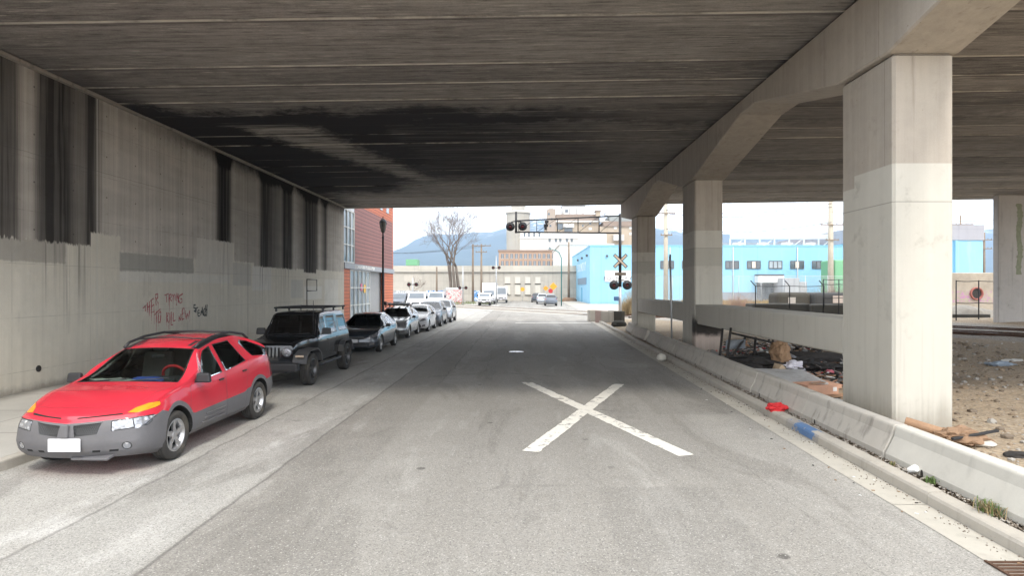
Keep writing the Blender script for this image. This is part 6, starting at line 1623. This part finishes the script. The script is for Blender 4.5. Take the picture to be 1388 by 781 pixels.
m = MB(); m.cyl((lx(699.5), 0, lz(316)), (lx(699.5), 0, lz(287)), .09, n=10); m.tube([(lx(693), -.2, lz(301.5)), (lx(699.5), -.2, lz(300)), (lx(707), -.2, lz(301.5))], .05, 6); m.build('lamp_bracket', M['black'], t)
disc_light(t, lx(691.8), -.22, lz(307.5), .36); disc_light(t, lx(708.3), -.22, lz(307.2), .36)
m = MB(); m.cyl((lx(740.5), 0, lz(299)), (lx(740.5), 0, lz(312)), .05, n=8); m.box((lx(741), -.1, lz(301)), (.3, .3, .22)); m.box((lx(740), .1, lz(305.5)), (.34, .3, .22)); m.box((lx(739.5), .0, lz(309)), (.2, .24, .3)); m.build('side_lamps', M['black'], t, bevel=.03)
for s in (1, -1):
    m = MB(); m.box((0, -.16 - .012 * s, lz(354)), (1.45, .012, .26), ry=s * R(45)); o = m.build('crossbuck_blade', M['black'], t)
    m = MB(); m.box((0, -.168 - .012 * s, lz(354)), (1.34, .012, .15), ry=s * R(45)); m.build('crossbuck_face', M['beige_sheet'], o)
MB().box((0, -.17, lz(371.6)), (.92, .03, .24)).build('number_plate', M['brown_plate'], t, bevel=.01)
m = MB(); m.tube([(lx(833), -.16, lz(382)), (lx(836), -.16, lz(380.5)), (0, -.16, lz(380.3)), (lx(846), -.16, lz(380.5)), (lx(849), -.16, lz(382))], .04, 6); m.build('lamp_bracket', M['black'], t)
disc_light(t, lx(831.8), -.2, lz(386.6), .38); disc_light(t, lx(849.6), -.2, lz(386.6), .38)
MB().box((lx(835), -.1, lz(405)), (.36, .3, .34)).build('relay_box', M['bluebox'], t, bevel=.03)
# smaller signals beyond the tracks
def small_signal(px, pyl, Y, label, top=None):
    x = at(px, 0, Y).x; z = at(0, pyl, Y).z; t = thing('crossing_signal', label, 'railway signal', (x, Y, 0), 0, None)
    MB().cyl((0, 0, 0), (0, 0, (at(0, top, Y).z if top else z + .8)), .09, .07, 10).build('mast', M['steel'], t)
    MB().box((0, -.05, z), (1.1, .06, .06)).build('lamp_bracket', M['black'], t)
    for s in (-1, 1): disc_light(t, s * .45, -.1, z, .24)
    return t
small_signal(672.6, 363, 92., 'slim crossing signal with twin dark lamps above the white box truck', 347)
small_signal(627.5, 390.3, 88., 'pale crossing signal post with twin dark lamps in front of the graffitied kiosk', 360)
small_signal(559.5, 385.8, 74., 'crossing signal with twin dark lamps showing above the parked cars at left')
def road_sign(px, py, Y, label, shape, mat, size, base=None):
    x = at(px, 0, Y).x; z = at(0, py, Y).z; t = thing('road_sign', label, 'road sign', (x, Y, 0))
    MB().cyl((0, .05, 0), (0, .05, z + size * .4), .035, n=8).build('post', M['steel'], t)
    m = MB(); n = {'diamond': 4, 'octagon': 8, 'round': 20}[shape]; off = 0 if shape == 'diamond' else math.pi / n
    m.prism([(size / 2 * math.cos(2 * math.pi * k / n + off), z + size / 2 * math.sin(2 * math.pi * k / n + off)) for k in range(n)], 'Y', -.012, .0); m.build('sign_face', mat, t)
    if shape == 'diamond': m = MB(); m.prism([(size * .40 * math.cos(2 * math.pi * k / 4), z + size * .40 * math.sin(2 * math.pi * k / 4)) for k in range(4)], 'Y', -.016, -.0125); m.build('sign_border', simple('orange_yellow_sheet', (.78, .30, .02), .5), t)
    return t
road_sign(750, 388.3, 96., 'large orange diamond warning sign beside the far grey car', 'diamond', M['yellow'], 1.25)
road_sign(739.8, 391, 106., 'smaller yellow diamond sign left of the large orange one', 'diamond', M['yellow'], .95)
road_sign(708.3, 392.2, 112., 'round yellow sign standing alone by the viaduct wall', 'round', M['yellow'], .75)
road_sign(746.3, 394.5, 104., 'red stop sign below and behind the orange diamond', 'octagon', M['redsign'], .8)
# street light with curved arm
x = at(761, 0, 84).x; t = thing('street_lamp', 'teal street light with a curved arm beside the far grey car', 'street lamp', (x, 84, 0)); zt = at(0, 350, 84).z
m = MB(); m.tube([(0, 0, 0), (0, 0, zt), (-.3, 0, zt + .75), (-.9, 0, zt + 1.15), (-1.7, 0, zt + 1.3)], .08, 8, 0, .05); m.build('post', M['teal'], t); MB().box((-2.0, 0, zt + 1.28), (.7, .22, .1)).build('lamp_head', M['steel'], t, bevel=.03)
for px, Y, pt in ((718.5, 118.5, 348), (723, 118.6, 348)):
    pass
x = at(910, 0, 23.).x; t = thing('sign_post', 'thin galvanised post with a narrow sign seen edge-on behind the barriers', 'sign post', (x, 23.0, .1)); z = at(0, 345, 23.).z
MB().tube([(.02, 0, -.1), (0, 0, 1.5), (-.04, 0, z - .1)], .032, 8).build('post', M['steel'], t); MB().box((-.05, 0, z - .38), (.012, .17, .42), rz=R(14)).build('sign_face', M['steel'], t, bevel=.005)

# ------------------------------------------------------------------ vehicles farther off
far_ = 'vehicles parked beyond the crossing'
def van(label, loc, L, H, W_, boxed, rz=0., mat=None, nose=1.3):
    mat = mat or M['p_white']; t = thing('van' if not boxed else 'box_truck', label, 'van' if not boxed else 'truck', loc, rz, far_)
    b_ = MB(); cab = 1.9 if H > 2.3 else 2.2; hw = W_ / 2; hb = 1.05; ht = 2.25 if boxed else H
    prof = [(0, .45), (0, .95), (.15, 1.1), (nose - .35, 1.25), (nose + .35, ht - .08), (nose + .6, ht), (cab + .4 if boxed else L, ht), (cab + .4 if boxed else L, .45)]
    b_.prism([(y, z) for y, z in prof], 'X', -hw, hw); b_.build('body', mat, t, bevel=.07, seg=3)
    d = Vector((nose + .35 - (nose - .35), ht - .08 - 1.25)); nrm = Vector((-d.y, d.x)).normalized() * .012
    p, q = Vector((nose - .35, 1.25)) + d * .12, Vector((nose - .35, 1.25)) + d * .92
    m = MB(); m.add([(-hw * .86, p.x + nrm.x, p.y + nrm.y), (hw * .86, p.x + nrm.x, p.y + nrm.y), (hw * .80, q.x + nrm.x, q.y + nrm.y), (-hw * .80, q.x + nrm.x, q.y + nrm.y)], [(0, 1, 2, 3)]); m.build('windscreen', M['win'], t, fix=False)
    for s in (-1, 1):
        m = MB(); m.add([(s * (hw + .006), nose, 1.32), (s * (hw + .006), nose + .9, 1.32), (s * (hw + .006), nose + .9, ht - .22), (s * (hw + .006), nose + .5, ht - .22)], [(0, 1, 2, 3)]); m.build('window', M['win'], t, fix=False)
        MB().box((s * (hw - .24), -.01, .86), (.34, .05, .2)).build('headlight', M['lamp'], t, bevel=.02)
        MB().box((s * (hw + .13), nose + .1, 1.45), (.18, .12, .3)).build('side_mirror', M['black_plastic'], t, bevel=.02)
        for y in (.85, L - 1.0): wheel(t, s * (hw - .13), y, .36, .24, s, M['alu'], 5)
    MB().box((0, -.012, .84), (W_ * .42, .03, .17)).build('grille', M['grille'], t, bevel=.01); MB().box((0, -.03, .56), (W_ * .98, .12, .2)).build('bumper', M['clad'], t, bevel=.03)
    MB().box((0, -.10, .60), (.4, .02, .12)).build('number_plate', M['plate'], t)
    if boxed:
        MB().box2((-hw - .12, cab + .5, .75), (hw + .12, L, H)).build('cargo_box', M['p_white'], t, bevel=.04); MB().box2((-.4, cab, .5), (.4, L - .1, .72)).build('chassis', M['black_plastic'], t)
    return t
van('white box truck parked behind the small white van on the far street', (at(662, 0, 93).x, 93, .0), 7.0, 3.3, 2.0, True, R(0))
van('white delivery van standing right of the box truck on the far street', (at(679, 0, 101).x, 101, 0), 5.6, 2.75, 1.95, False)
van('small white van nearest of the white vehicles beyond the crossing', (at(656, 0, 84.5).x, 84.5, 0), 4.3, 1.78, 1.72, False, 0., None, 1.15)
van('white van half hidden behind the parked row, left of the grey one', (at(563, 0, 66).x, 66, 0), 5., 2.05, 1.95, False, R(4))
van('grey van half hidden behind the end of the parked row', (at(590, 0, 74).x, 74, 0), 5., 2.0, 1.95, False, R(4), M['p_pale'])
van('dark van mostly hidden at the corner of the sided building', (at(537, 0, 70).x, 70, 0), 4.6, 1.9, 1.9, False, R(4), M['p_slate'])
def far_car(src, loc, label, swap=None):
    c = copy_tree(src, None, swap); c.location = loc; c.rotation_euler = (0, 0, math.pi); return tag(c, label, 'car', far_)
far_car(s6, (at(747, 0, 84).x, 88., 0), 'dark grey wagon parked with its tail to us under the orange sign')
far_car(c5 := s7, (at(735.5, 0, 92).x, 97.5, 0), 'silver car just ahead of the dark grey wagon', None)
far_car(s6, (at(727.5, 0, 104).x, 109, 0), 'dark blue car farthest along the right side of the far street', {'slate_blue_car_paint': M['p_grey']})

# ------------------------------------------------------------------ rubbish behind the barriers
def lot(px, py, Y=None):
    """ground point of the dirt lot seen at a pixel"""
    Y_ = F * (HC - .1) / (py - CY); return Vector(((px - CX) / F * Y_, Y_, hlot((px - CX) / F * Y_, Y_)))
def litter(mb, name, mat, label, cat, p, rz=0., bevel=0., dz=0., rx=0., ry=0., **k):
    o = mb.build(name, mat, None, bevel=bevel, **k); o.location = (p.x, p.y, p.z + dz); o.rotation_euler = (rx, ry, rz); return tag(o, label, cat)
p = lot(1017, 500); t = thing('burnt_furniture', 'charred black metal frame with leaning legs beside the sooty column', 'burnt furniture', p, R(20))
m = MB()
for a, b_ in (((-.9, 0, 0), (-.7, 0, 1.25)), ((-.75, .5, 0), (-.6, .5, 1.2)), ((.1, 0, 0), (.2, 0, .95)), ((.9, .1, 0), (.85, 0, .9)), ((-.7, 0, 1.1), (.9, 0, .75)), ((-.9, 0, .4), (.9, 0, .35)), ((-.8, 0, .25), (.15, .4, .9)), ((.2, 0, .5), (.9, .5, .1))): m.tube([a, b_], .035, 6)
m.build('frame', M['char_and_shade'], t); m = MB(); m.rock((-.2, .2, .15), (1.1, .5, .3), 2, 0, .8, 2, .5); m.rock((.6, .1, .15), (.6, .4, .35), 5, 0, .8, 2, .5); m.build('charred_heap', M['char_and_shade'], t)
MB().box((-.25, .35, .72), (.7, .03, .28), rx=.15).build('scorched_sheet', simple('scorched_steel_sheet', (.30, .33, .36), .5, .4, var=.4), t)
rn = random.Random(21)
for i, (px, py, lab) in enumerate(((1030, 497, 'charred plank sticking up left of the brown sack'), (1046, 512, 'short charred plank beside the flat white door'), (1012, 497, 'blackened plank leaning on the burnt metal frame'),
        (1088, 508, 'grey weathered plank behind the flat white door'), (1100, 515, 'pale split board lying on the ash behind the drawer box'), (1116, 498, 'rusty brown board near the black log'), (1085, 499, 'thin black plank in front of the long log'), (1128, 527, 'pale chipped board between the drawer box and the near column'))):
    litter(MB().box((0, 0, 0), (rn.uniform(.7, 1.3), rn.uniform(.08, .16), .03)), 'plank', [M['char_and_shade'], M['char_and_shade'], M['char_and_shade'], M['pole_wood'], M['wood'], M['rust'], M['char_and_shade'], M['pinkwood']][i], lab, 'plank', lot(px, py), rn.uniform(-1, 1), .004, .10, ry=rn.uniform(-.25, .05), rx=rn.uniform(-.2, .2))
for i, (px, py, sz, lab) in enumerate(((1022, 506, .5, 'lumpy heap of black ash near the sooty column'), (1040, 498, .6, 'heap of black ash behind the burnt frame'), (1082, 494, .55, 'ash heap between the sack and the black log'), (1110, 503, .45, 'flat ash heap near the orange lump'))):
    litter(MB().rock((0, 0, .06), (sz * 1.3, sz, sz * .5), 40 + i, 0, .6, 4, .7, .25), 'ash_heap', M['char_and_shade'], lab, 'ash heap', lot(px, py), sharp=30)
litter(MB().rock((0, 0, .2), (.8, .5, .3), 8, 0, .8, 3, .45), 'burnt_heap', M['char_and_shade'], 'low black heap of burnt rubbish left of the brown sack', 'burnt rubbish', lot(1034, 503))
litter(MB().rock((0, 0, .28), (.27, .24, .36), 4, 0, .95, 4, .3, .07), 'sack', M['cardboard'], 'bulging brown sack standing behind the flat white door', 'sack', lot(1057, 504), dz=.24)
litter(MB().rock((0, 0, .14), (.20, .2, .24), 6, 0, .9, 2, .35), 'paper_bag', simple('beige_paper', (.48, .36, .24), .9), 'beige paper bag slumped below the brown sack', 'paper bag', lot(1056, 509))
litter(MB().rock((0, 0, .12), (.30, .22, .22), 7, 0, .8, 4, .6, .16), 'plastic_bag', M['whiteplastic'], 'crumpled white plastic bag right of the brown sack', 'plastic bag', lot(1073, 505), sharp=20)
litter(MB().rock((0, 0, .12), (.18, .2, .22), 9, 0, .8, 2, .5), 'plastic_bag', simple('grey_plastic_bag', (.25, .26, .28), .5), 'small grey plastic bag behind the white one', 'plastic bag', lot(1072, 493))
p = lot(1068, 522); t = thing('door_panel', 'flat white door panel with wooden edges lying behind the barrier', 'door', p, R(-8))
MB().box((0, 0, .20), (1.25, 1.9, .045), rx=.03).build('board', simple('dirty_white_board', (.58, .57, .55), .6, var=.15, dirt=.4), t, bevel=.004); MB().box((.2, -.55, .10), (1.35, .9, .10), rz=.2).build('timber_edge', M['pinkwood'], t, bevel=.01)
p = lot(1104, 534); t = thing('wooden_box', 'pinkish chipboard drawer box lying beside the flat white door', 'box', p, R(14))
m = MB(); m.box((0, 0, .04), (.78, .55, .03)); m.box((0, -.27, .14), (.80, .025, .22)); m.box((0, .27, .14), (.80, .025, .22)); m.box((-.39, 0, .14), (.025, .52, .22)); m.build('box_body', M['pinkwood'], t, bevel=.004)
MB().box((.10, .02, .25), (.75, .10, .02), rz=.5, ry=.06).build('loose_slat', M['wood'], t); MB().box((.30, -.284, .15), (.10, .004, .09)).build('paper_tag', M['white'], t)
litter(MB().box((0, 0, .02), (.55, .28, .03)), 'board_scrap', M['wood'], 'short raw board lying right of the pinkish drawer box', 'board', lot(1132, 537), R(25), .004, .02)
litter(MB().box((0, 0, .03), (.9, .09, .05)), 'board_scrap', M['pinkwood'], 'thin pink plank lying near the left edge of the near column', 'board', lot(1130, 520), R(12), .004, .02)
litter(MB().box((0, 0, .02), (.7, .12, .03)), 'board_scrap', M['cardboard'], 'narrow brown board among the rubbish under the crash beam', 'board', lot(1122, 500), R(4), .004, .03)
litter(MB().cyl((-1.0, 0, .2), (1.0, 0, .2), .2, .17, 12), 'charred_log', M['char_and_shade'], 'long blackened log lying across the rubbish under the crash beam', 'log', lot(1095, 492), R(-8), .0, .0)
litter(MB().rock((0, 0, .1), (.14, .13, .15), 4, 0, .9, 2, .2), 'orange_ball', M['orange'], 'small bright orange lump in the rubbish', 'rubbish', lot(1102, 492), dz=.06)
litter(MB().rock((0, 0, .05), (.12, .1, .07), 6, 0, .9, 2, .4), 'pink_scrap', simple('pink_plastic', (.6, .16, .2), .5), 'small pink plastic scrap near the first column', 'rubbish', lot(1125, 508))
litter(MB().rock((0, 0, .04), (.5, .3, .12), 3, 0, .7, 4, .6, .2), 'crumpled_tarp', simple('pale_blue_tarp', (.42, .46, .52), .5, var=.3), 'crumpled pale tarp below the far end of the crash beam', 'tarp', lot(1136, 487), sharp=20)
litter(MB().rock((0, 0, .04), (.35, .3, .09), 13, 0, .7, 3, .7), 'paper_heap', M['white'], 'heap of torn white paper at the foot of the first column', 'paper', lot(1138, 548), sharp=20)
litter(MB().rock((0, 0, .05), (.36, .16, .09), 23, 0, .7, 4, .6, .2), 'crumpled_tarp', simple('grey_blue_tarp', (.25, .30, .36), .5, var=.3), 'grey blue plastic sheet lying on the gravel right of the near column', 'tarp', lot(1355, 496), sharp=20)
litter(MB().rock((0, 0, .03), (.3, .16, .07), 25, 0, .7, 3, .7), 'paper_heap', M['white'], 'scattered white plastic scraps near the rails at far right', 'paper', lot(1374, 490), sharp=20)
# things leaning at the foot of the near column
litter(MB().cyl((-.42, 0, .0), (.42, 0, .0), .085, .075, 12), 'timber_log', M['wood'], 'sawn timber log lying against the near column behind the pale barrier', 'log', lot(1268, 596), R(-38), .008, .14, ry=R(12))
p = lot(1308, 602); t = thing('rag_heap', 'heap of brown and white rags under a black bar beside the near column', 'rags', p, R(5))
MB().rock((0, .1, .08), (.34, .24, .16), 14, 0, .8, 4, .6, .16).build('brown_rag', simple('brown_rag', (.24, .15, .09), .9, var=.4), t); MB().rock((.22, -.12, .03), (.16, .11, .07), 17, 0, .7, 2, .5).build('white_rag', simple('dirty_white_rag', (.50, .46, .40), .9), t)
MB().box((.08, -.1, .17), (.85, .05, .035), ry=-.10, rz=.12).build('black_bar', M['black_plastic'], t, bevel=.006)
litter(MB().rock((0, 0, .03), (.22, .07, .06), 5, 0, .8, 2, .4), 'black_scrap', M['char_and_shade'], 'black twisted scrap lying on the gravel at the right edge', 'rubbish', lot(1384, 620), R(-20))
litter(MB().rock((0, 0, .04), (.15, .11, .09), 31, 0, .8, 4, .5, .2), 'red_cloth', M['red'], 'crumpled red cloth lying on the kerb by the barriers', 'cloth', Vector((xk(11.7) + .12, 11.7, .15)), sharp=25)
p = Vector((xk(7.75) + .26, 7.75, .155)); m = MB(); m.lathe([(.001, 0), (.032, 0), (.045, .11), (.047, .11), (.034, -.002)], (0, 0, 0), 'Z', 18)
litter(m, 'paper_cup', M['white'], 'crushed white paper cup at the foot of the pale barrier', 'cup', p, .3, dz=.02, rx=R(60))
# small scraps all over the burnt patch
m = MB(); rn = random.Random(5)
for i in range(2600):
    y = rn.uniform(14.6, 26.); x = xk(y) + 1.0 + (5.2 if y > 17 else 2.6) * rn.random() ** 1.3
    s_ = .015 + .13 * rn.random() ** 2.5; a = rn.uniform(0, 6.28)
    k = rn.choices(range(6), (40, 16, 12, 8, 4, 20))[0]
    m.box((x, y, hlot(x, y) + .015 + .16 * rn.random() ** 3), (s_ * 2.4, s_, rn.uniform(.005, .03)), k, rz=a, rx=rn.uniform(-.5, .5), ry=rn.uniform(-.5, .5))
tag(m.build('litter', [M['char_and_shade'], M['white'], M['cardboard'], M['pinkwood'], M['red'], simple('grey_scrap', (.22, .21, .2))], None), kind='stuff')
m = MB()
for i in range(140):
    y = rn.uniform(8, 30.); x = rn.uniform(xk(y) + 1.2, 24); s_ = rn.uniform(.015, .05)
    m.box((x, y, hlot(x, y) + .01), (s_ * 2, s_, .01), rn.choice((0, 0, 1, 2)), rz=rn.uniform(0, 6), rx=rn.uniform(-.4, .4))
for i in range(60):
    y = rn.uniform(5, 20.); x = xk(y) - abs(rn.gauss(0, .35)) ; s_ = rn.uniform(.008, .02)
    m.box((x, y, .012), (s_ * 2, s_, .006), rn.choice((0, 1, 2)), rz=rn.uniform(0, 6))
tag(m.build('litter', [M['white'], M['cardboard'], M['char_and_shade']], None), kind='stuff')

# haze: the air between here and the mountain
hz = MB().box2((-7500, -700, -1.5), (7500, 4300, 500)).build('haze', None or M['white'], None); hz.data.materials.clear()
g = Mat('thin_haze'); v = g.new('ShaderNodeVolumePrincipled'); v.inputs['Color'].default_value = (.50, .70, 1., 1); v.inputs['Density'].default_value = 2.6e-4; v.inputs['Anisotropy'].default_value = .2
g.nt.links.new(v.outputs[0], g.out.inputs['Volume']); hz.data.materials.append(g.mat); tag(hz, kind='stuff')
# ------------------------------------------------------------------ camera, sky, sun
cam = bpy.data.cameras.new('camera'); co = bpy.data.objects.new('camera', cam); COL.objects.link(co)
co.location = (0, 0, HC); co.rotation_euler = (R(90), 0, 0)
cam.sensor_width = 36.; cam.lens = F / 1388 * 36.; cam.shift_x = -(CX - 694.) / 1388; cam.clip_end = 20000; cam.clip_start = .05
SC.camera = co
EL, AZ = R(52), R(164)          # sun behind the camera, a little to the right
wd = bpy.data.worlds.new('World'); SC.world = wd; wd.use_nodes = True
nt = wd.node_tree; bg = nt.nodes['Background']
sk = nt.nodes.new('ShaderNodeTexSky'); sk.sky_type = 'NISHITA'; sk.sun_disc = False
sk.sun_elevation = EL; sk.sun_rotation = AZ; sk.air_density = 1.; sk.dust_density = 1.5; sk.ozone_density = 1.
# thin bright overcast drawn over the clear sky
tc = nt.nodes.new('ShaderNodeTexCoord'); mp = nt.nodes.new('ShaderNodeMapping'); mp.inputs['Scale'].default_value = (1., 1., 2.6)
cn = nt.nodes.new('ShaderNodeTexNoise'); cn.inputs['Scale'].default_value = 2.2; cn.inputs['Detail'].default_value = 6.; cn.inputs['Roughness'].default_value = .6
mr = nt.nodes.new('ShaderNodeMapRange'); mr.inputs[1].default_value = .3; mr.inputs[2].default_value = .7; mr.inputs[3].default_value = .62; mr.inputs[4].default_value = .97
mx = nt.nodes.new('ShaderNodeMix'); mx.data_type = 'RGBA'; mx.inputs[7].default_value = (9.9, 9.8, 9.6, 1)
nt.links.new(tc.outputs['Generated'], mp.inputs[0]); nt.links.new(mp.outputs[0], cn.inputs['Vector']); nt.links.new(cn.outputs['Fac'], mr.inputs[0])
nt.links.new(mr.outputs[0], mx.inputs[0]); nt.links.new(sk.outputs[0], mx.inputs[6]); nt.links.new(mx.outputs[2], bg.inputs[0]); bg.inputs[1].default_value = .15
sl = bpy.data.lights.new('sun', 'SUN'); sl.energy = 1.15; sl.angle = R(10); sl.color = (1., .945, .86)
so = bpy.data.objects.new('sun', sl); COL.objects.link(so)
d = -Vector((math.sin(AZ) * math.cos(EL), math.cos(AZ) * math.cos(EL), math.sin(EL)))
so.rotation_euler = d.to_track_quat('-Z', 'Y').to_euler(); so.location = (0, -20, 60)
SC.view_settings.view_transform = 'Standard'; SC.view_settings.look = 'None'; SC.view_settings.gamma = 1.
SC.view_settings.use_curve_mapping = False; SC.view_settings.exposure = 1.25
SC.render.engine = 'CYCLES'; SC.cycles.max_bounces = 7; SC.cycles.diffuse_bounces = 4; SC.cycles.use_denoising = True
SC.cycles.sample_clamp_indirect = 8.
